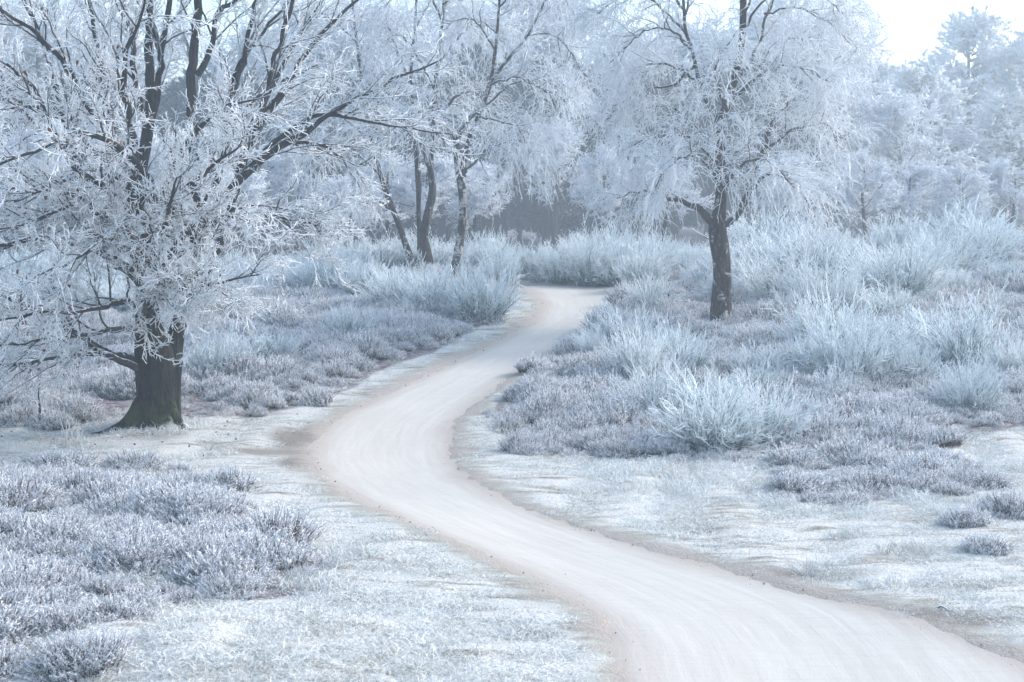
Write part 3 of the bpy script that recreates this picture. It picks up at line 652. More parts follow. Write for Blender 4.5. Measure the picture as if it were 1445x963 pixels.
def oak():
    g = np.random.default_rng(3); root = np.array(ground(218, 606)); Y = root[1]; root = np.array([root[0], Y, terrain(root[0], Y)])
    E = empty('oak_tree', root); tag(E, 'big spreading rimed oak with thick dark mossy trunk beside the path', 'tree')
    main = px_line([(216, 620, 0, 30), (218, 590, 0, 27.5), (219, 560, 0, 27), (219, 525, 0, 27), (217, 492, 0, 26), (212, 465, 0, 20), (206, 420, 0, 14), (203, 370, 0, 11.5), (202, 320, 0, 10), (196, 270, 0.1, 8)], Y)
    base_an = [(-2.35, 0.9), (-0.5, 0.5), (0.8, 0.35), (2.4, 0.3), (-1.4, 0.35)]
    def flare(an, s):
        e = 0
        for c, h in base_an: e = e + h * np.exp(-((np.angle(np.exp(1j * (an - c)))) / 0.42) ** 2)
        return e * np.exp(-np.clip(s - 0.14, 0, None) / 0.17) * 1.4 + 0.3 * np.exp(-s / 0.25)
    link('trunk', trunk_mesh('oak_trunk', rel(main, root), M['oak_bark'], 90, 40, 0.035, flare, 0.03, g), E)
    # roots that run out over the ground
    rt = link('root', trunk_mesh('oak_root', rel(px_line([(205, 566, -0.1, 16), (194, 582, -0.2, 13), (180, 595, -0.25, 9), (162, 604, -0.3, 5), (145, 609, -0.32, 2.5), (128, 612, -0.34, 1)], Y), root), M['oak_bark'], 24, 14, 0.04, None, 0.05, g), E)
    rt = link('root', trunk_mesh('oak_root', rel(px_line([(236, 570, -0.05, 14), (246, 588, -0.15, 10), (257, 600, -0.22, 6), (272, 608, -0.28, 2)], Y), root), M['oak_bark'], 20, 14, 0.04, None, 0.05, g), E)
    second = px_line([(243, 606, 0.15, 14), (243, 560, 0.15, 12.5), (244, 520, 0.15, 12), (246, 485, 0.2, 12), (255, 450, 0.25, 10), (264, 420, 0.2, 9), (274, 365, 0.1, 8), (276, 300, 0, 7), (276, 230, 0, 6)], Y)
    link('trunk', trunk_mesh('oak_second_trunk', rel(second, root), M['oak_bark'], 70, 26, 0.04, None, 0.04, g), E)
    LIMBS = [  # px, py, depth offset, radius px
        [(196, 275, .1, 12), (205, 200, .2, 10), (212, 140, .3, 9), (210, 67, .4, 8), (212, 0, .5, 7.5), (216, -90, .6, 6), (222, -200, .6, 3)],
        [(276, 235, 0, 9), (270, 170, 0, 8.5), (270, 110, 0, 8), (276, 50, 0, 7.5), (280, 0, 0, 7), (288, -90, 0, 5), (292, -190, 0, 3)],
        [(275, 360, .1, 10), (300, 310, 0, 10), (318, 275, 0, 10), (344, 246, 0, 9), (384, 214, 0, 7), (430, 188, -.2, 5.5), (480, 152, -.3, 4), (560, 112, -.5, 2.6), (622, 84, -.5, 1.4)],
        [(272, 420, .1, 6), (300, 370, .1, 6.5), (320, 315, .1, 6.5), (332, 272, .1, 6.5), (345, 225, .2, 7.5), (360, 196, .3, 7.5), (374, 160, .4, 7), (400, 130, .5, 6), (418, 95, .6, 5), (440, 62, .7, 4), (482, 20, .8, 3), (530, -20, .9, 2)],
        [(360, 196, .3, 6), (366, 160, .2, 5), (378, 118, 0, 4.5), (392, 70, -.1, 4), (408, 20, -.2, 3.5), (424, -60, -.3, 2)],
        [(344, 246, 0, 6), (380, 210, .2, 5), (412, 202, .3, 4), (452, 206, .4, 3.2), (490, 226, .5, 2), (520, 236, .5, 1.2)],
        [(372, 215, .1, 5), (415, 180, 0, 4.5), (455, 162, -.2, 4), (500, 168, -.3, 3), (560, 178, -.4, 2), (640, 190, -.5, 1.2)],
        [(318, 172, .2, 5), (330, 130, .2, 4.5), (342, 95, .3, 4.2), (352, 40, .4, 4), (362, -10, .4, 3.2), (372, -80, .5, 2)],
        [(282, 300, 0, 6), (312, 240, .1, 6), (322, 160, .3, 5), (330, 110, .4, 4), (360, 60, .5, 3), (400, 10, .6, 2.4), (450, -50, .7, 1.6)],
        [(278, 106, 0, 6), (290, 85, .1, 5.5), (300, 55, .2, 5), (308, 18, .3, 4.5), (335, 0, .4, 3.6), (370, -40, .5, 2)],
        [(205, 215, .2, 7), (222, 130, 0, 6), (230, 68, 0, 5.5), (238, 15, 0, 5), (246, -50, 0, 3.5), (262, -140, 0, 2)],
        [(228, 80, 0, 4.5), (216, 40, .2, 4), (200, -5, .3, 3), (180, -70, .4, 2)],
        [(200, 330, 0, 10), (182, 265, .1, 9), (150, 240, .2, 8), (118, 226, .3, 7.5), (96, 190, .4, 6.5), (82, 130, .6, 5), (60, 60, .8, 4), (30, -10, 1, 2.8), (0, -80, 1.2, 1.5)],
        [(192, 260, .1, 7), (160, 175, .5, 6), (145, 127, .7, 5.5), (140, 70, .8, 4.5), (128, 10, .9, 3.8), (110, -70, 1, 2)],
        [(206, 180, .3, 6), (190, 110, .6, 5), (187, 66, .7, 4.5), (178, 20, .8, 4), (160, -50, .9, 2)],
        [(204, 514, 0, 12), (182, 508, -.1, 10), (155, 498, -.2, 8.5), (125, 484, -.3, 7.5), (82, 452, -.4, 6.5), (45, 434, -.5, 5.5), (0, 418, -.7, 4), (-60, 410, -.9, 2)],
        [(200, 520, -.1, 8), (175, 512, -.3, 6.5), (150, 500, -.5, 5), (110, 500, -.7, 4), (60, 508, -.9, 3.6), (10, 516, -1.1, 3.2), (-50, 512, -1.3, 1.8)],
        [(204, 400, -.1, 9), (170, 372, -.6, 8), (130, 350, -1.1, 7), (80, 338, -1.6, 6), (30, 340, -2, 5), (-30, 352, -2.4, 3), (-90, 350, -2.6, 1.5)],
        [(204, 380, -.2, 7), (190, 330, -1.0, 6.5), (150, 305, -1.8, 5.5), (95, 295, -2.6, 4.5), (40, 312, -3.2, 3.5), (-20, 330, -3.7, 2)],
        [(206, 350, -.2, 8), (220, 290, -1.1, 7), (200, 240, -2.0, 6), (160, 205, -2.8, 5.5), (110, 186, -3.4, 4.5), (60, 208, -3.9, 3.6), (5, 230, -4.3, 2.8), (-40, 246, -4.6, 1.6)],
        [(210, 420, -.2, 8), (235, 370, -1.0, 7), (262, 330, -1.8, 5.5), (290, 310, -2.4, 4.2), (320, 305, -2.8, 3), (352, 312, -3, 1.8)],
        [(212, 440, -.2, 7), (225, 420, -1.1, 6), (250, 408, -1.9, 4.5), (280, 405, -2.5, 3.2), (330, 395, -3, 2), (366, 388, -3.2, 1.2)],
        [(200, 440, -.2, 7), (180, 425, -1.1, 6), (150, 430, -2.0, 5), (110, 442, -2.7, 4), (60, 440, -3.3, 3), (0, 452, -3.8, 2)],
        [(210, 330, -.3, 7), (240, 250, -1.2, 6), (265, 200, -2.0, 5), (300, 165, -2.6, 4), (330, 150, -3, 2.6), (360, 140, -3.2, 1.5)],
        [(206, 300, -.3, 7), (190, 200, -1.4, 6), (175, 130, -2.2, 5), (180, 70, -2.8, 4), (200, 20, -3.2, 2.6), (215, -40, -3.4, 1.5)],
        [(190, 260, -.2, 6), (130, 160, -1.5, 5), (90, 90, -2.2, 4.4), (40, 40, -2.8, 3.6), (-20, 0, -3.2, 2)],
        [(118, 226, .3, 5), (70, 200, .8, 4.5), (30, 150, 1.2, 4), (-10, 90, 1.5, 3), (-60, 40, 1.8, 1.6)],
        [(120, 230, .2, 5), (80, 260, -.4, 4.5), (30, 268, -.9, 4), (-30, 262, -1.3, 3), (-80, 270, -1.5, 1.5)],
        [(350, 190, .4, 5), (400, 90, 1.0, 4), (440, 20, 1.4, 3), (490, -50, 1.7, 1.8)],
        [(270, 290, .2, 6), (300, 220, 1.2, 5), (340, 160, 2, 4), (390, 120, 2.6, 3), (450, 90, 3, 1.8)],
        [(200, 300, .3, 6), (150, 260, 1.4, 5), (90, 250, 2.2, 4), (30, 240, 2.8, 3), (-40, 240, 3.2, 1.6)],
        [(330, 300, 0, 3), (350, 290, -.1, 2.6), (378, 300, -.2, 2.2), (420, 312, -.3, 1.6), (448, 318, -.3, 1)],
        [(212, 400, -.3, 6), (230, 330, -1.5, 5), (260, 270, -2.4, 4), (300, 235, -3.0, 3), (340, 205, -3.4, 1.5)],
        [(206, 380, -.3, 6), (180, 350, -1.6, 5), (150, 340, -2.6, 4), (100, 370, -3.4, 3), (50, 390, -4, 1.5)],
        [(210, 420, -.3, 6), (216, 370, -1.4, 5), (228, 330, -2.2, 4), (240, 290, -2.9, 3), (250, 250, -3.3, 1.5)],
        [(200, 360, -.3, 6), (150, 270, -1.6, 5), (100, 230, -2.6, 4), (50, 130, -3.4, 3), (10, 90, -4, 1.5)],
        [(206, 440, -.4, 5), (202, 425, -1.2, 4.2), (216, 418, -2, 3.4), (238, 425, -2.6, 2.2), (252, 440, -2.9, 1.2)],
        [(214, 430, -.3, 5), (235, 405, -1.0, 4.4), (262, 392, -1.7, 3.4), (290, 400, -2.2, 2.2), (322, 420, -2.5, 1.2)],
        [(200, 380, -.3, 5), (165, 330, -1.4, 4.4), (125, 285, -2.2, 3.6), (70, 270, -3, 2.6), (20, 285, -3.5, 1.4)],
        [(196, 330, -.3, 5), (140, 230, -1.2, 4.4), (90, 160, -1.9, 3.6), (40, 150, -2.6, 2.6), (-20, 160, -3.2, 1.4)],
        [(200, 470, -.3, 6), (170, 462, -.9, 5), (130, 470, -1.5, 4), (80, 478, -2, 3), (20, 486, -2.4, 2), (-30, 492, -2.6, 1.2)],
    ]
    K0 = 24; LIMBS = [[(a, b, c, d * 0.8) for a, b, c, d in l] for l in LIMBS]; lines = [rel(smooth_line(px_line(l, Y), K0), root) for l in LIMBS]
    for l in lines:
        l[1:-1, :3] += g.normal(0, 0.014, (K0 - 2, 3))
        link('limb', trunk_mesh('oak_limb', l, M['oak_limb'], 30, 9, 0.03, None, 0.05, g), E)
    P0 = np.array(lines)[:, :, :3]; G = Geo(); airy = list(range(0, 12)) + [28, 29]; full = [i for i in range(len(lines)) if i not in airy]; tips = []
    for ids, n1, n2, n3 in ((airy, 9, 9, 5), (full, 14, 10, 6)):
        P1, t1 = grow(P0[ids], n1, 0.22, 1.0, (0.25, 0.8), lambda t, g: (0.7 + 1.0 * (1 - t)) * g.uniform(0.7, 1.25, len(t)), 9, g, 0.16, (0, 0, 0.03))
        G.tubes(P1, taper(len(P1), 9, 0.011 + 0.009 * (1 - t1), np.full(len(P1), 0.007)), 5, taper(len(P1), 9, np.full(len(P1), 0.0), np.full(len(P1), 0.5)))
        P2, t2 = grow(P1, n2, 0.15, 1.0, (0.4, 0.95), (0.18, 0.5), 6, g, 0.13, (0, 0, 0.02))
        G.tubes(P2, taper(len(P2), 6, np.full(len(P2), 0.0085), np.full(len(P2), 0.006)), 3, taper(len(P2), 6, np.full(len(P2), 0.45), np.full(len(P2), 0.8)))
        P3, t3 = grow(P2, n3, 0.15, 1.0, (0.45, 1.0), (0.05, 0.17), 3, g, 0.16, (0, 0, 0.03))
        G.tubes(P3, taper(len(P3), 3, np.full(len(P3), 0.0072), np.full(len(P3), 0.0036)), 3, 0.9)
        P4, t4 = grow(P3, 1, 0.3, 0.8, (0.5, 1.0), (0.03, 0.08), 2, g); G.spikes(P4[:, 0], nrm(P4[:, 1] - P4[:, 0]), np.linalg.norm(P4[:, 1] - P4[:, 0], axis=1), np.full(len(P4), 0.006), 0.9, 1.0); tips.append(P3)
    P3 = np.concatenate(tips)
    link('crown', G.mesh('oak_crown', M['oak_twig']), E); print('oak faces', sum(len(f) for v in G.F.values() for f in v))
    # last brown leaves
    D = Geo(); k = g.choice(len(P3), 380, False); b = P3[k, -1]; keep = (b[:, 0] < 0.9) ; b = b[keep]; n = len(b); d = nrm(g.normal(0, 0.6, (n, 3)) + np.array([0, 0, -0.8]))
    D.blades(b, d, g.uniform(0.05, 0.09, n), g.uniform(0.03, 0.05, n), 0.2, 0.5, g, 0.3)
    tag(link('dead_leaves', D.mesh('dead_leaves', M['dead_leaf']), E), kind='stuff')
    return E
OAK = oak()

# ------------------------------------------------------------------ birches
def birch(name, label, Y, root_px, trunks, limbs, barks, seed, n1, n2, n3, hang=1.0, K0=22, up=0.06, upthin=1.0):
    g = np.random.default_rng(seed); r = ground(*root_px); Y = Y or r[1]; p = at_depth(root_px[0], root_px[1], Y); root = np.array([p[0], Y, terrain(p[0], Y)])
    E = empty(name, root); tag(E, label, 'tree')
    for tr, bk in zip(trunks, barks):
        if K0 == 22 and upthin < 1: tr[:] = [(a, b, c, d * (upthin * 0.9 if b < 245 else 0.88)) for a, b, c, d in tr]
        fl = lambda an, s: (0.35 + 0.35 * np.cos(an * 4 + 0.6)) * np.exp(-s / 0.16)
        link('trunk', trunk_mesh('birch_trunk', rel(px_line(tr, Y), root), M[bk], 100, 22, 0.045, fl, 0.05, g), E)
    lines = [rel(smooth_line(px_line([(a, b, c, d * (0.75 if b > 262 and abs(a - 1015) < 70 else 0.46 if b < 120 else 0.56)) for i, (a, b, c, d) in enumerate(l)], Y), K0), root) for l in limbs]
    for l in lines:
        l[1:-1, :3] += g.normal(0, 0.02, (K0 - 2, 3)); link('limb', trunk_mesh('birch_limb', l, M['birch_limb'], 26, 8, 0.03, None, 0.06, g), E)
    tops = [rel(smooth_line(px_line(t, Y), 2 * K0), root)[K0:] for t in trunks]
    P0 = np.array(lines + tops)[:, :, :3]; G = Geo()
    P1, t1 = grow(P0, n1, 0.3, 1.0, (0.4, 1.1), lambda t, g: (0.55 + 0.9 * (1 - t)) * g.uniform(0.7, 1.3, len(t)), 9, g, 0.17, (0, 0, up), -0.35)
    G.tubes(P1, taper(len(P1), 9, 0.009 + 0.009 * (1 - t1), np.full(len(P1), 0.006)), 4, taper(len(P1), 9, np.full(len(P1), 0.1), np.full(len(P1), 0.55)))
    P2, t2 = grow(P1, n2, 0.15, 1.0, (0.4, 1.2), lambda t, g: (0.25 + 1.0 * g.uniform(0, 1, len(t)) ** 1.5) * hang, 7, g, 0.14, (0, 0, -0.12), 0.35)
    G.tubes(P2, taper(len(P2), 7, np.full(len(P2), 0.0072), np.full(len(P2), 0.0045)), 3, taper(len(P2), 7, np.full(len(P2), 0.6), np.full(len(P2), 0.85)))
    P3, t3 = grow(P2, n3, 0.1, 0.98, (0.4, 0.95), (0.06, 0.22), 3, g, 0.15, (0, 0, -0.15))
    G.tubes(P3, taper(len(P3), 3, np.full(len(P3), 0.0065), np.full(len(P3), 0.004)), 3, 0.95)
    link('crown', G.mesh('birch_crown', M['birch_twig']), E); print(name, 'faces', sum(len(f) for v in G.F.values() for f in v))
    return E
big = birch('birch_tree', 'lone weeping birch with dark fissured trunk amid broom bushes', None, (1020, 462),
    [[(1020, 470, 0, 15), (1018, 440, 0, 14), (1019, 400, 0, 13), (1017, 360, 0, 13), (1013, 325, 0, 13), (1016, 292, 0, 8), (1018, 240, 0, 6.5), (1017, 180, 0, 5.8), (1024, 150, 0, 5.2), (1040, 100, .1, 4.8), (1048, 40, .1, 4.6), (1050, -30, .1, 5), (1058, -140, .1, 3.5), (1064, -260, .1, 2)]],
    [[(1016, 180, 0, 7), (1000, 145, 0, 6.5), (985, 110, .1, 6), (970, 50, .2, 5), (964, -10, .2, 4), (950, -120, .2, 2.5), (945, -200, .2, 1.5)],
     [(1010, 320, 0, 9), (992, 298, 0, 8), (965, 285, 0, 6), (935, 276, -.1, 4.5), (905, 270, -.2, 3), (870, 280, -.3, 1.5)],
     [(1016, 318, 0, 8), (1040, 302, 0, 7), (1058, 268, 0, 6), (1070, 225, .1, 5), (1085, 190, .1, 4.5), (1095, 165, .2, 3.5), (1120, 140, .3, 2)],
     [(1055, 275, 0, 4.5), (1080, 248, -.2, 4), (1105, 252, -.3, 3), (1130, 275, -.4, 2), (1150, 300, -.5, 1.2)],
     [(1018, 235, 0, 5), (1000, 220, -.3, 4.5), (975, 195, -.6, 3.5), (935, 190, -.9, 2.6), (895, 205, -1.1, 1.4)],
     [(1018, 225, 0, 5), (1000, 200, .5, 4), (960, 160, 1, 3), (915, 150, 1.4, 2.2), (875, 165, 1.7, 1.2)],
     [(990, 120, .1, 5), (955, 95, .3, 4), (920, 90, .5, 3), (880, 110, .7, 1.6)],
     [(1020, 160, 0, 5), (1045, 130, -.4, 4.5), (1085, 100, -.8, 3.5), (1130, 95, -1.1, 2.4), (1170, 115, -1.3, 1.3)],
     [(1030, 130, 0, 5), (1062, 80, .3, 4.6), (1080, 25, .5, 4), (1100, -30, .6, 3), (1140, -80, .8, 1.8)],
     [(1018, 260, 0, 5), (1040, 215, .6, 4.5), (1090, 175, 1.2, 3.5), (1140, 170, 1.7, 2.3), (1185, 195, 2, 1.2)],
     [(1075, 215, .1, 4), (1120, 185, .1, 3.5), (1160, 175, .1, 2.5), (1195, 200, .1, 1.4)],
     [(1018, 280, 0, 5), (1030, 250, -.8, 4.5), (1060, 225, -1.5, 3.5), (1095, 235, -2, 2.2), (1120, 265, -2.3, 1.2)],
     [(1016, 270, 0, 5), (1005, 240, -.8, 4.3), (975, 220, -1.5, 3.2), (945, 235, -2, 2), (925, 265, -2.2, 1.2)],
     [(968, 45, .2, 4), (930, 10, .1, 3.4), (890, -10, 0, 2.6), (845, 20, -.1, 1.4)],
     [(975, 70, .2, 4), (940, 40, -.5, 3.4), (900, 50, -1, 2.4), (860, 90, -1.3, 1.3)],
     [(1048, 40, .1, 4), (1090, -10, -.3, 3.2), (1140, -20, -.6, 2.4), (1190, 20, -.8, 1.4)],
     [(1049, 0, .1, 4), (1020, -60, .5, 3.2), (980, -90, .8, 2.2), (930, -70, 1, 1.3)],
     [(1050, -30, .1, 4), (1100, -90, .2, 3), (1160, -100, .3, 2), (1210, -60, .3, 1.2)],
     [(964, -10, .2, 4), (920, -70, .3, 3), (870, -80, .4, 2), (830, -40, .4, 1.2)],
     [(1017, 200, 0, 5), (1020, 150, -1, 4), (1010, 100, -1.7, 3), (1030, 60, -2.2, 1.8)],
     [(1030, 140, 0, 5), (1060, 110, 1, 4), (1100, 60, 1.8, 3), (1150, 50, 2.3, 1.8)],
     [(1050, 20, 0, 4), (1075, -40, -.6, 3.2), (1110, -70, -1.2, 2.2), (1150, -60, -1.6, 1.2)], [(1052, -60, 0, 4), (1020, -120, .8, 3), (985, -150, 1.4, 2), (950, -140, 1.8, 1.2)],
     [(966, 20, .2, 4), (990, -40, .8, 3), (1010, -80, 1.3, 2), (1030, -90, 1.6, 1.2)], [(968, 20, .2, 4), (930, -30, -.6, 3), (890, -50, -1.1, 2), (850, -30, -1.5, 1.2)],
     [(1055, -110, 0, 3.4), (1100, -150, .4, 2.6), (1150, -170, .7, 2), (1200, -150, .9, 1.2)], [(950, -120, .2, 3), (900, -150, .2, 2.4), (850, -150, .2, 1.8), (810, -110, .2, 1.2)],
     [(1078, 20, .5, 3.6), (1120, 10, .6, 3), (1165, 30, .7, 2), (1210, 70, .8, 1.2)], [(980, 90, .1, 3.6), (950, 120, .5, 3), (900, 130, .9, 2), (855, 170, 1.1, 1.2)]],
    ['birch_dark'], 31, 13, 15, 4, 0.95)
b1 = birch('birch_tree', 'twin-stemmed birch with one stem leaning out beside the curved birch', None, (588, 388),
    [[(590, 392, 0, 5.6), (576, 355, 0, 5.2), (562, 315, 0, 4.8), (548, 280, 0, 4.4), (535, 240, 0, 4.5), (520, 180, .1, 4), (510, 110, .1, 3.4), (500, 30, .2, 2.8), (492, -60, .2, 2)],
     [(591, 390, 0, 4.4), (592, 350, 0, 4), (591, 300, 0, 3.7), (590, 250, 0, 4.6), (585, 180, .1, 4), (580, 110, .2, 3.6), (586, 30, .2, 3), (590, -70, .2, 2)]],
    [[(555, 300, 0, 4), (530, 282, -.3, 3), (500, 290, -.5, 2), (470, 310, -.6, 1.1)], [(540, 250, 0, 4), (500, 215, .3, 3), (460, 215, .5, 2), (425, 240, .6, 1.1)],
     [(528, 210, 0, 3.6), (490, 170, -.2, 3), (450, 165, -.4, 2), (415, 190, -.5, 1.1)], [(585, 190, .1, 3.6), (555, 140, -.3, 3), (530, 120, -.6, 2), (505, 140, -.8, 1.1)],
     [(582, 130, .2, 3.4), (560, 70, .3, 3), (540, 30, .5, 2), (510, 30, .6, 1.1)], [(588, 220, 0, 3), (610, 180, .6, 2.6), (640, 160, 1, 1.8), (660, 190, 1.2, 1)],
     [(512, 130, .1, 3), (470, 90, .2, 2.4), (430, 90, .3, 1.7), (395, 120, .3, 1)], [(503, 60, .2, 3), (460, 20, .2, 2.2), (420, 30, .2, 1.4), (390, 60, .2, 1)],
     [(586, 40, .2, 3), (610, 0, 0, 2.2), (640, -10, -.1, 1.6), (665, 30, -.2, 1)]],
    ['birch_dark', 'birch_dark'], 32, 12, 12, 3, 1.15, upthin=0.7)
b2 = birch('birch_tree', 'curved dark birch trunk between the twin-stemmed and white-barked birches', None, (609, 392),
    [[(609, 396, .2, 8.5), (603, 365, .2, 8.2), (598, 335, .2, 7.8), (604, 300, .2, 6.8), (610, 270, .2, 6), (608, 230, .2, 6), (612, 170, .2, 5.2), (616, 100, .2, 4.5), (625, 20, .2, 3.6), (632, -70, .2, 2.2)]],
    [[(606, 240, .2, 4.5), (590, 200, -.3, 3.5), (560, 180, -.6, 2.4), (535, 210, -.8, 1.2)], [(612, 180, .2, 4.5), (640, 140, -.3, 3.6), (670, 130, -.6, 2.4), (690, 160, -.8, 1.2)],
     [(614, 130, .2, 4), (590, 80, .5, 3), (565, 50, .7, 2), (540, 60, .8, 1.2)], [(618, 90, .2, 4), (650, 50, .5, 3), (680, 30, .7, 2), (710, 60, .8, 1.2)],
     [(624, 30, .2, 3.4), (600, -20, 0, 2.6), (570, -30, -.2, 1.8), (545, 10, -.3, 1.1)], [(626, 10, .2, 3.2), (660, -40, 0, 2.4), (700, -50, -.2, 1.6), (730, -10, -.3, 1)]],
    ['birch_dark'], 33, 12, 12, 3, 1.15, upthin=0.7)
b3 = birch('birch_tree', 'slim white-barked birch nearest the path end of the middle group', None, (639, 400),
    [[(637, 405, 0, 7), (640, 380, 0, 6.6), (648, 345, 0, 6.6), (653, 310, 0, 6.2), (652, 270, 0, 6.5), (645, 235, 0, 6), (645, 200, 0, 5.5), (660, 170, 0, 5), (682, 150, 0, 4.2), (690, 120, 0, 3.8), (720, 80, 0, 3.2), (745, 50, .1, 2.5), (770, 0, .1, 2)],
     [(650, 250, 0, 5.5), (656, 220, .1, 5), (664, 190, .2, 4.4), (690, 125, .3, 4), (700, 60, .3, 3.2), (706, -10, .4, 2.4), (715, -90, .4, 1.6)]],
    [[(655, 245, 0, 4), (668, 232, -.1, 3.2), (690, 210, -.2, 2.2), (720, 200, -.3, 1.3)], [(645, 205, 0, 4), (625, 170, -.4, 3), (600, 150, -.7, 2), (580, 170, -.9, 1.2)],
     [(685, 148, 0, 3.6), (720, 120, .4, 3), (760, 110, .7, 2), (800, 135, .9, 1.2)], [(692, 120, 0, 3.4), (730, 110, -.5, 2.6), (770, 130, -.8, 1.8), (795, 170, -1, 1)],
     [(745, 50, .1, 2.6), (780, 50, .1, 2), (810, 80, .1, 1.5), (830, 120, .1, 1)], [(698, 70, .3, 3), (670, 30, 0, 2.2), (640, 30, -.2, 1.5), (615, 60, -.3, 1)],
     [(704, 10, .4, 3), (740, -30, .2, 2.2), (780, -20, .1, 1.5), (810, 20, .1, 1)], [(672, 165, 0, 3.4), (700, 170, -.4, 2.6), (730, 180, -.7, 1.8), (750, 215, -.9, 1)]],
    ['birch_white', 'birch_dark'], 34, 12, 12, 3, 1.2, upthin=0.7)

# ------------------------------------------------------------------ the wood behind
def pine_proto(seed, H, rad, low):
    g = np.random.default_rng(seed); G = Geo(); T = Geo()
    zz = np.linspace(0, H, 14); line = np.stack([0.08 * np.sin(zz * 0.6 + seed), 0.08 * np.cos(zz * 0.5), zz - 0.3, 0.16 * (1 - zz / H) + 0.025], 1)
    tm = trunk_mesh('pine_trunk', line, M['far_bark'], 26, 9, 0.05, None, 0.05, g)
    nb = 95; zb = H * (low + (0.98 - low) * np.sort(g.uniform(0, 1, nb)) ** 0.9); u = (zb / H - low) / (1 - low)
    prof = np.clip(1.0 - np.abs(u - 0.22) ** 1.7 * 1.25, 0.12, 1); Lb = rad * prof * g.uniform(0.65, 1.15, nb) + 0.25; a = g.uniform(0, 6.28, nb)
    K = 7; P = np.empty((nb, K, 3)); P[:, 0] = np.stack([0 * a, 0 * a, zb], 1); d = nrm(np.stack([np.cos(a), np.sin(a), 0.05 + 0.9 * u ** 1.5 + g.normal(0, .12, nb)], 1))
    for k in range(1, K): P[:, k] = P[:, k - 1] + d * (Lb / (K - 1))[:, None]; d = nrm(d + g.normal(0, 0.10, (nb, 3)) + np.array([0, 0, 0.07]))
    T.tubes(P, taper(nb, K, np.full(nb, 0.04), np.full(nb, 0.012)), 4, np.linspace(0.1, 0.9, K)[None] + np.zeros((nb, 1)))
    P2, t2 = grow(P, 12, 0.12, 1.0, (0.4, 1.2), (0.25, 0.7), 4, g, 0.12, (0, 0, 0.08)); P2[:, :, 2] += 0.0
    m = 6; B, t = grow(P2, m, 0.2, 1.0, (0.1, 0.5), (0.1, 0.15), 2, g); N = len(B); q = 6
    b = np.repeat(B[:, 0], q, 0); ax = np.repeat(nrm(B[:, 1] - B[:, 0]), q, 0); dd = nrm(ax + g.normal(0, 0.62, (N * q, 3)) + np.array([0, 0, 0.42]))
    # rime sits on the tips that reach outside the crown
    ra = np.hypot(b[:, 0], b[:, 1]) / (rad * np.interp(b[:, 2] / H, np.sort(zb) / H, prof) + 0.3)
    f0 = np.clip(ra * 1.0 - 0.2, 0, 1)
    G.spikes(b, dd, g.uniform(0.12, 0.24, N * q), np.full(N * q, 0.028), f0, 1.0); 
    A = G.A[-1].reshape(-1, 4); A[:, 3] = np.clip(f0 + 0.45, 0, 1); G.A[-1] = A.ravel()
    print('pine', N * q * 3)
    return tm, T.mesh('pine_branches', M['far_twig']), G.mesh('pine_needles', M['pine'])
def round_proto(seed, H, spread, low):
    g = np.random.default_rng(seed); G = Geo()
    zz = np.linspace(0, H * 0.8, 10); line = np.stack([0.12 * np.sin(zz * 0.7 + seed), 0.12 * np.cos(zz * 0.6), zz - 0.3, 0.13 * (1 - zz / H) + 0.02], 1)
    tm = trunk_mesh('far_trunk', line, M['far_bark'], 24, 8, 0.05, None, 0.06, g)
    P0 = smooth_line(line, 16)[None, :, :3]
    P1, t1 = grow(P0, 22, low, 1.0, (0.6, 1.2), lambda t, g: spread * (0.55 + 0.6 * np.sin(np.pi * np.clip(t, 0, 1))) * g.uniform(0.7, 1.1, len(t)), 8, g, 0.15, (0, 0, 0.07))
    G.tubes(P1, taper(len(P1), 8, np.full(len(P1), 0.04), np.full(len(P1), 0.014)), 4, 0.25)
    P2, _ = grow(P1, 12, 0.2, 1.0, (0.4, 1.1), (0.5, 1.1), 5, g, 0.2, (0, 0, 0.0)); G.tubes(P2, taper(len(P2), 5, np.full(len(P2), 0.015), np.full(len(P2), 0.01)), 3, 0.5)
    P3, _ = grow(P2, 9, 0.2, 1.0, (0.5, 1.1), (0.2, 0.5), 4, g, 0.25, (0, 0, -0.02)); G.tubes(P3, taper(len(P3), 4, np.full(len(P3), 0.02), np.full(len(P3), 0.015)), 3, 0.8)
    P4, _ = grow(P3, 4, 0.2, 1.0, (0.5, 1.2), (0.08, 0.22), 2, g); G.spikes(P4[:, 0], nrm(P4[:, 1] - P4[:, 0]), np.linalg.norm(P4[:, 1] - P4[:, 0], axis=1), np.full(len(P4), 0.022), 0.85, 1.0)
    print('round', sum(len(f) for v in G.F.values() for f in v))
    return tm, None, G.mesh('far_crown', M['far_twig'])
PINES = [pine_proto(41, 9.0, 3.0, 0.06), pine_proto(42, 9.0, 2.7, 0.05), pine_proto(43, 9.0, 3.3, 0.07)]
PINES_HIGH = [pine_proto(44, 9.0, 2.4, 0.46), pine_proto(45, 9.0, 2.2, 0.5)]
ROUNDS = [round_proto(51, 8.5, 2.6, 0.40), round_proto(52, 8.5, 2.3, 0.34)]
_tk = 0
def far_tree(kind, X, Y, H, label, group, wide=1.0, dark=False, high=False):
    global _tk
    pr = PINES_HIGH if high else PINES if kind == 'pine_tree' else ROUNDS; tm, br, fo = pr[_tk % len(pr)]; _tk += 1
    s = H / (9.0 if kind == 'pine_tree' else 8.5)
    E = empty(kind, (X, Y, float(terrain(X, Y))), random.uniform(0, 6.28)); E.scale = (s * wide, s * wide, s); tag(E, label, 'tree', group)
    link('trunk', tm, E)
    if br: link('branches', br, E)
    c = link('crown', fo, E)
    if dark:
        c.material_slots[0].link = 'OBJECT'; c.material_slots[0].material = M['pine_painted_shade']
    return E
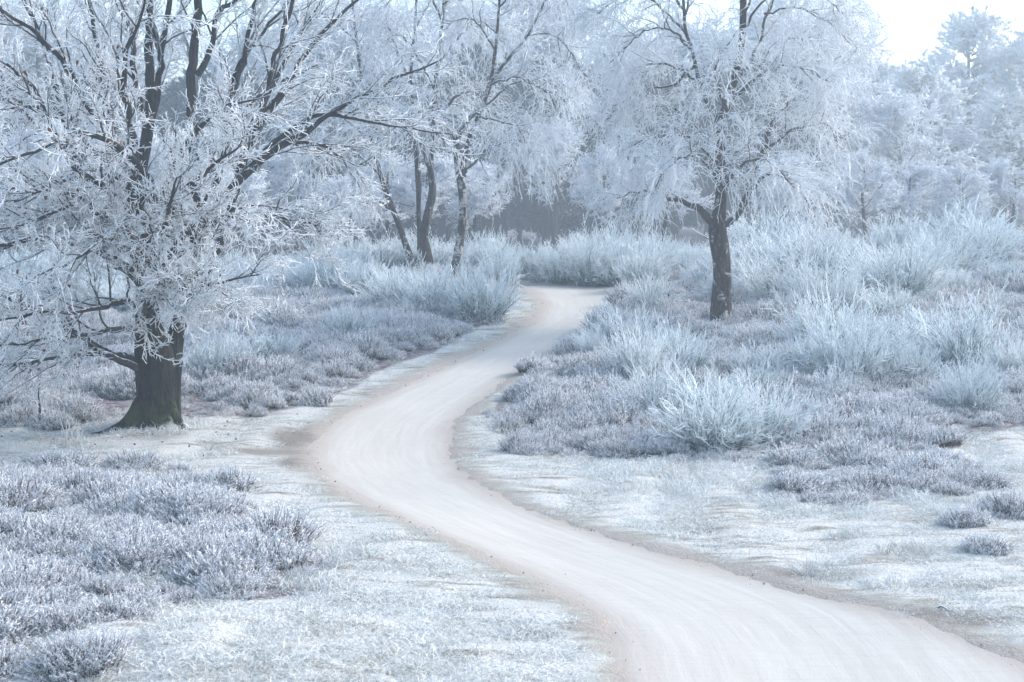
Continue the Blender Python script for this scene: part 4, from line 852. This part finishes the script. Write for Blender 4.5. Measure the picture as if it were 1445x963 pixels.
def by_top(kind, px, ytop, Y, label, group=None, wide=1.0, dark=False):
    p = at_depth(px, ytop, Y); return far_tree(kind, p[0], Y, p[2] - float(terrain(p[0], Y)), label, group, wide, dark)
for px, yt, Y, wd, lab in [
    (1372, 26, 74, 0.9, 'tallest pale round-topped pine against the open sky beyond the birch'),
    (1478, 44, 72, 1.05, 'big rimed pine cut by the picture edge beside the tallest pine'),
    (1300, 98, 70, 1.1, 'broad layered pine in front of the tallest one'),
    (1236, 92, 80, 1.0, 'misty pine half behind the outer twigs of the lone birch'),
    (1330, 175, 64, 1.1, 'low bushy pine in front of the broad layered pine'),
    (1425, 130, 64, 1.25, 'heavily rimed spreading pine nearest the rise at the picture edge'),
    (1215, 190, 66, 1.05, 'small dim pine close behind the lone birch crown'),
    (1180, 80, 86, 1.1, 'faint pine seen through the lone birch crown')]:
    by_top('pine_tree', px, yt + 12, Y * 1.9, lab, 'rimed pines beyond the lone birch', wd * 1.4)
for px, yt, Y, lab in [
    (785, 150, 68, 'bushy rimed tree filling the gap between middle birches and lone birch'),
    (850, 190, 66, 'low blue-grey rimed tree closest to the lone birch crown'),
    (730, 140, 74, 'hazy round tree rising behind the white-barked birch'),
    (335, 215, 60, 'round rimed tree seen below the sweeping oak limb'),
    (405, 180, 72, 'dim tree behind the sweeping oak limb and the twin-stemmed birch'),
    (500, 120, 74, 'hazy tree behind the twin-stemmed birch'),
    (620, 60, 76, 'tall hazy tree straight behind the curved birch'),
    (900, 60, 78, 'tall hazy tree behind the lone birch limbs')]:
    by_top('rimed_tree', px, yt, Y * 1.3, lab, 'round rimed trees at the wood edge', 1.0)
for px, yt, Y, lab in [(492, 235, 55, 'low rimed shrub-like tree to the oak side of the leaning birch stem'), (548, 205, 58, 'low rimed tree directly behind the leaning birch stem'), (606, 200, 57, 'low rimed tree straight behind the curved birch trunk foot'), (668, 215, 60, 'low rimed tree half hidden by the white-barked birch'), (940, 210, 60, 'low rimed tree behind the lone birch on its path side'), (1110, 205, 60, 'low rimed tree behind the lone birch on its pine side'), (1268, 112, 104, 'round rimed tree between the misty and the broad layered pine'), (1222, 200, 66, 'low rimed tree below the misty pine'), (1288, 212, 70, 'low rimed tree below the broad layered pine'), (1356, 222, 66, 'low rimed tree below the tallest pine'), (1430, 210, 70, 'low rimed tree at the picture edge below the pines')]:
    by_top('rimed_tree', px, yt, Y, lab, 'low rimed trees on the wood edge', 1.3)
for px, yt, Y, wh in [(-40, 120, 66, 'cut by the picture edge'), (60, 150, 62, 'lowest of those there'), (150, 130, 70, 'beside the oak trunk'), (240, 160, 66, 'behind the second oak stem'), (-85, 100, 70, 'wholly past the picture edge')]:
    by_top('rimed_tree', px, yt, Y, 'rimed tree behind the oak crown, ' + wh, 'rimed trees behind the oak', 1.2)
gf = np.random.default_rng(77)
WHERE = (('beyond the picture edge past the oak', -100), ('at the picture edge above the oak', 0), ('above the low oak limbs', 60), ('above the oak trunk', 170), ('above the mossy oak fork', 290), ('above the sweeping oak limb', 400), ('above the tip of the sweeping limb', 480), ('behind the leaning birch stem', 560), ('behind the curved birch', 640), ('behind the white-barked birch', 710), ('where the birch crowns nearly meet', 800), ('behind the path-side hanging twigs of the lone birch', 890), ('behind the lone birch on its path side', 980), ('behind the lone birch trunk', 1080), ('behind the pine-side limbs of the lone birch', 1130), ('behind the pine-side hanging twigs of the lone birch', 9999))
for i in range(15):
    by_top('rimed_tree', -160 + i * 96 + gf.uniform(-25, 25), gf.uniform(-60, 30), gf.uniform(112, 122), 'tall hazy rimed tree ' + next(t for t, lim in WHERE if -160 + i * 96 < lim), 'tall rimed trees at the back of the wood', 1.15)
for i in range(9):
    by_top('pine_tree', 1130 + i * 52 + gf.uniform(-15, 15), gf.uniform(120, 170), gf.uniform(165, 180), 'pale misty far pine ' + ('in the lone birch crown edge', 'just clear of the lone birch crown', 'under the open sky gap beside the birch', 'between the misty and the broad layered pine', 'behind the broad layered pine', 'behind the shoulder of the tallest pine', 'straight behind the tallest pine', 'between tallest pine and picture edge', 'behind the big pine at the picture edge')[i], 'misty pines in the far row', 1.2)
for Y, n in ((98, 20), (105, 22), (113, 24)):
    for i in range(n):
        X = (-0.36 + 0.72 * (i + gf.uniform(0.1, 0.9)) / n) * Y
        if X / Y > 0.17: continue
        where = spot(CX + F * X / Y, (('behind the outermost oak twigs', 60), ('behind the low oak limbs', 140), ('behind the oak trunk', 230), ('behind the second oak stem', 290), ('below the sweeping oak limb', 360), ('in the dark gap past the oak', 430), ('between oak and leaning birch', 520), ('behind the twin-stemmed birch', 600), ('behind the curved birch', 640), ('behind the white-barked birch', 700), ('in the gap above the path end', 830), ('path-side behind the lone birch', 980), ('behind the lone birch trunk', 1100), ('behind the rimed pines', 9999)))
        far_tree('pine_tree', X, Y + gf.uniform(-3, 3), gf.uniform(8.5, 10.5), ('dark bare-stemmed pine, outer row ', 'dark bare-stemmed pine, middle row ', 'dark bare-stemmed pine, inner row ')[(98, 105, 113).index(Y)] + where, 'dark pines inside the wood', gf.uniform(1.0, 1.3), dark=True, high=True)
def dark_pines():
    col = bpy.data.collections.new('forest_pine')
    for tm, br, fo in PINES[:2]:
        o = bpy.data.objects.new('forest_pine', fo); o.material_slots[0].link = 'OBJECT'; o.material_slots[0].material = M['pine_painted_shade']; col.objects.link(o)
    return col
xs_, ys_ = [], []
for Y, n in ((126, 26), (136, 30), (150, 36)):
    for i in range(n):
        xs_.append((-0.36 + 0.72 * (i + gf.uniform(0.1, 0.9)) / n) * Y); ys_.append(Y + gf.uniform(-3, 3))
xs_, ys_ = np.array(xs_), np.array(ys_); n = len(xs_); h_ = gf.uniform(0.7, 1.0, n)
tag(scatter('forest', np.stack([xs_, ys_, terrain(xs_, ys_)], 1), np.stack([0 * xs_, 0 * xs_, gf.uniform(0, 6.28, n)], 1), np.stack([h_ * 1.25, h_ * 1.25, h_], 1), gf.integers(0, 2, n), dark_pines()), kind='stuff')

# ------------------------------------------------------------------ small things
def tall_tuft(px, py, label, hpx, n=14):
    g = np.random.default_rng(int(px)); p = ground(px, py); G = Geo(); L = hpx * p[1] / F
    B = np.stack([g.normal(0, 0.07, n), g.normal(0, 0.07, n), np.full(n, -0.02)], 1); d = nrm(np.stack([g.normal(0, 0.22, n), g.normal(0, 0.22, n), np.ones(n)], 1))
    P = np.empty((n, 6, 3)); P[:, 0] = B; l = L * g.uniform(0.5, 1.05, n)
    for k in range(1, 6): P[:, k] = P[:, k - 1] + d * (l / 5)[:, None]; d = nrm(d + g.normal(0, 0.06, (n, 3)))
    G.tubes(P, taper(n, 6, np.full(n, 0.006), np.full(n, 0.004)), 4, np.linspace(0.4, 1, 6)[None] + np.zeros((n, 1)))
    m = 120; Bm = np.stack([g.normal(0, 0.12, m), g.normal(0, 0.12, m), np.full(m, -0.02)], 1); dm = nrm(np.stack([g.normal(0, 0.5, m), g.normal(0, 0.5, m), np.ones(m)], 1))
    G.blades(Bm, dm, g.uniform(0.08, 0.25, m), np.full(m, 0.007), 0.3, 0.9, g, 0.8)
    o = link('grass_tuft', G.mesh('grass_tuft', M['grass'])); o.location = p; tag(o, label, 'grass tuft')
tall_tuft(103, 634, 'few tall white grass stalks standing in front of the oak root', 52)
tall_tuft(1246, 690, 'rimed grass tuft on the turf strip past the sprawling broom clump', 26, 8)
def sapling(px, py, hpx, label):
    g = np.random.default_rng(int(px)); p = ground(px, py); H = hpx * p[1] / F
    E = empty('sapling', p); tag(E, label, 'sapling')
    ln = np.array([[0, 0, -0.05, 0.022], [0.01, 0, H * .4, 0.018], [-0.01, 0.01, H * .7, 0.013], [0.01, 0, H, 0.006]])
    link('stem', trunk_mesh('sapling_stem', ln, M['oak_limb'], 16, 7, 0.05, None, 0.1, g), E)
    G = Geo(); P1, t = grow(smooth_line(ln, 10)[None, :, :3], 14, 0.3, 1, (0.5, 1.2), (0.12, 0.3), 5, g); G.tubes(P1, taper(len(P1), 5, np.full(len(P1), 0.007), np.full(len(P1), 0.005)), 3, 0.7)
    P2, t = grow(P1, 5, 0.2, 1, (0.5, 1.1), (0.05, 0.12), 2, g); G.tubes(P2, taper(len(P2), 2, np.full(len(P2), 0.006), np.full(len(P2), 0.004)), 3, 0.9); link('crown', G.mesh('sapling_twigs', M['oak_twig']), E)
sapling(56, 606, 66, 'thin dark sapling stem in rimed heather beside the oak')
def stick(a, b, r, label):
    g = np.random.default_rng(int(a[0])); p = ground(*a); q = ground(*b); mid = (p + q) / 2; L = np.array([[*p, r], [*(mid + [0, .05, .03]), r * .8], [*q, r * .4]]); L[:, :3] -= p; L[:, 2] += r
    me = trunk_mesh('fallen_twig', L, M['oak_limb'], 14, 6, 0.05, None, 0.12, g); o = link('fallen_twig', me); o.location = p; tag(o, label, 'twig')
stick((276, 598), (304, 596), 0.012, 'dark crooked twig lying on frosty turf beside the oak trunk')
stick((1318, 862), (1345, 868), 0.010, 'short dark twig lying at the bottom path edge')
stick((935, 645), (942, 618), 0.014, 'dark bare twig sticking up at the foot of the nodding broom bush')
# bare sandy bank with a dark tuft above the last bend
def bank():
    p = at_depth(690, 352, 50.0); p = np.array([p[0], 50.0, float(terrain(p[0], 50.0))]); n = 22; a = np.linspace(0, 6.283, n, endpoint=False); rows = 9; V = []
    g = np.random.default_rng(4)
    for i in range(rows):
        u = i / (rows - 1); r = 0.65 * math.cos(u * 1.5708) ** 0.6 + 0.02
        V.append(np.stack([r * np.cos(a) * (1 + .08 * np.sin(3 * a)), r * 0.7 * np.sin(a), np.full(n, -0.1 + 1.12 * math.sin(u * 1.5708)) + g.normal(0, .02, n)], 1))
    V = np.concatenate(V); i = np.arange(rows - 1)[:, None] * n; j = np.arange(n)[None]; j2 = (j + 1) % n; Fq = np.stack([i + j, i + j2, i + j2 + n, i + j + n], -1).reshape(-1, 4)
    b = NB('pale_sand_bank'); c = b.mix(b.noise(b.pos(), 9, 4), (0.50, 0.42, 0.36), (0.72, 0.66, 0.60)); b.base(c)
    o = link('sand_bank', make_mesh('sand_bank', V, [Fq], b.m, {'frost': np.zeros(len(V))})); o.location = p; o.scale = (0.75, 0.75, 0.72); tag(o, 'small bare tan sand bank showing above bushes by the white-barked birch', 'sand bank')
bank()

# ------------------------------------------------------------------ haze
def haze():
    x0, x1, y0, y1, z0, z1 = -265, 265, -45, 335, -2.5, 17.0
    V = np.array([[x, y, z] for z in (z0, z1) for y in (y0, y1) for x in (x0, x1)]); Fq = np.array([[0, 2, 3, 1], [4, 5, 7, 6], [0, 1, 5, 4], [2, 6, 7, 3], [0, 4, 6, 2], [1, 3, 7, 5]])
    m = bpy.data.materials.new('haze'); m.use_nodes = True; t = m.node_tree; t.nodes.clear(); out = t.nodes.new('ShaderNodeOutputMaterial'); v = t.nodes.new('ShaderNodeVolumePrincipled')
    v.inputs['Color'].default_value = (0.80, 0.91, 1, 1); v.inputs['Density'].default_value = 0.0034; v.inputs['Anisotropy'].default_value = 0.45
    t.links.new(v.outputs[0], out.inputs['Volume']); m.cycles.homogeneous_volume = True
    o = link('haze', make_mesh('haze', V, [Fq], m, smooth=False)); tag(o, kind='stuff')
haze()
# alike labels are told apart by how far from the path each stands
same = {}
for o in C.objects:
    if o.parent is None and 'category' in o.keys() and o.get('group'): same.setdefault(o['label'], []).append(o)
for lab, os_ in same.items():
    if len(os_) < 2: continue
    d = [float(np.abs(poly_dist(PATH, np.array([o.location.x]), np.array([o.location.y])))[0]) for o in os_]
    for k, i in enumerate(np.argsort(d)):
        os_[i]['label'] = lab + (', nearest the path', ', second from the path', ', third from the path', ', fourth from the path', ', fifth from the path', ', sixth from the path')[min(k, 5)]
if __import__('os').environ.get('TRI'):
    t = 0
    for m in bpy.data.meshes:
        a = np.zeros(len(m.polygons), np.int32); m.polygons.foreach_get('loop_total', a); t += int((a - 2).sum())
    open('/tmp/tris', 'w').write(str(t))
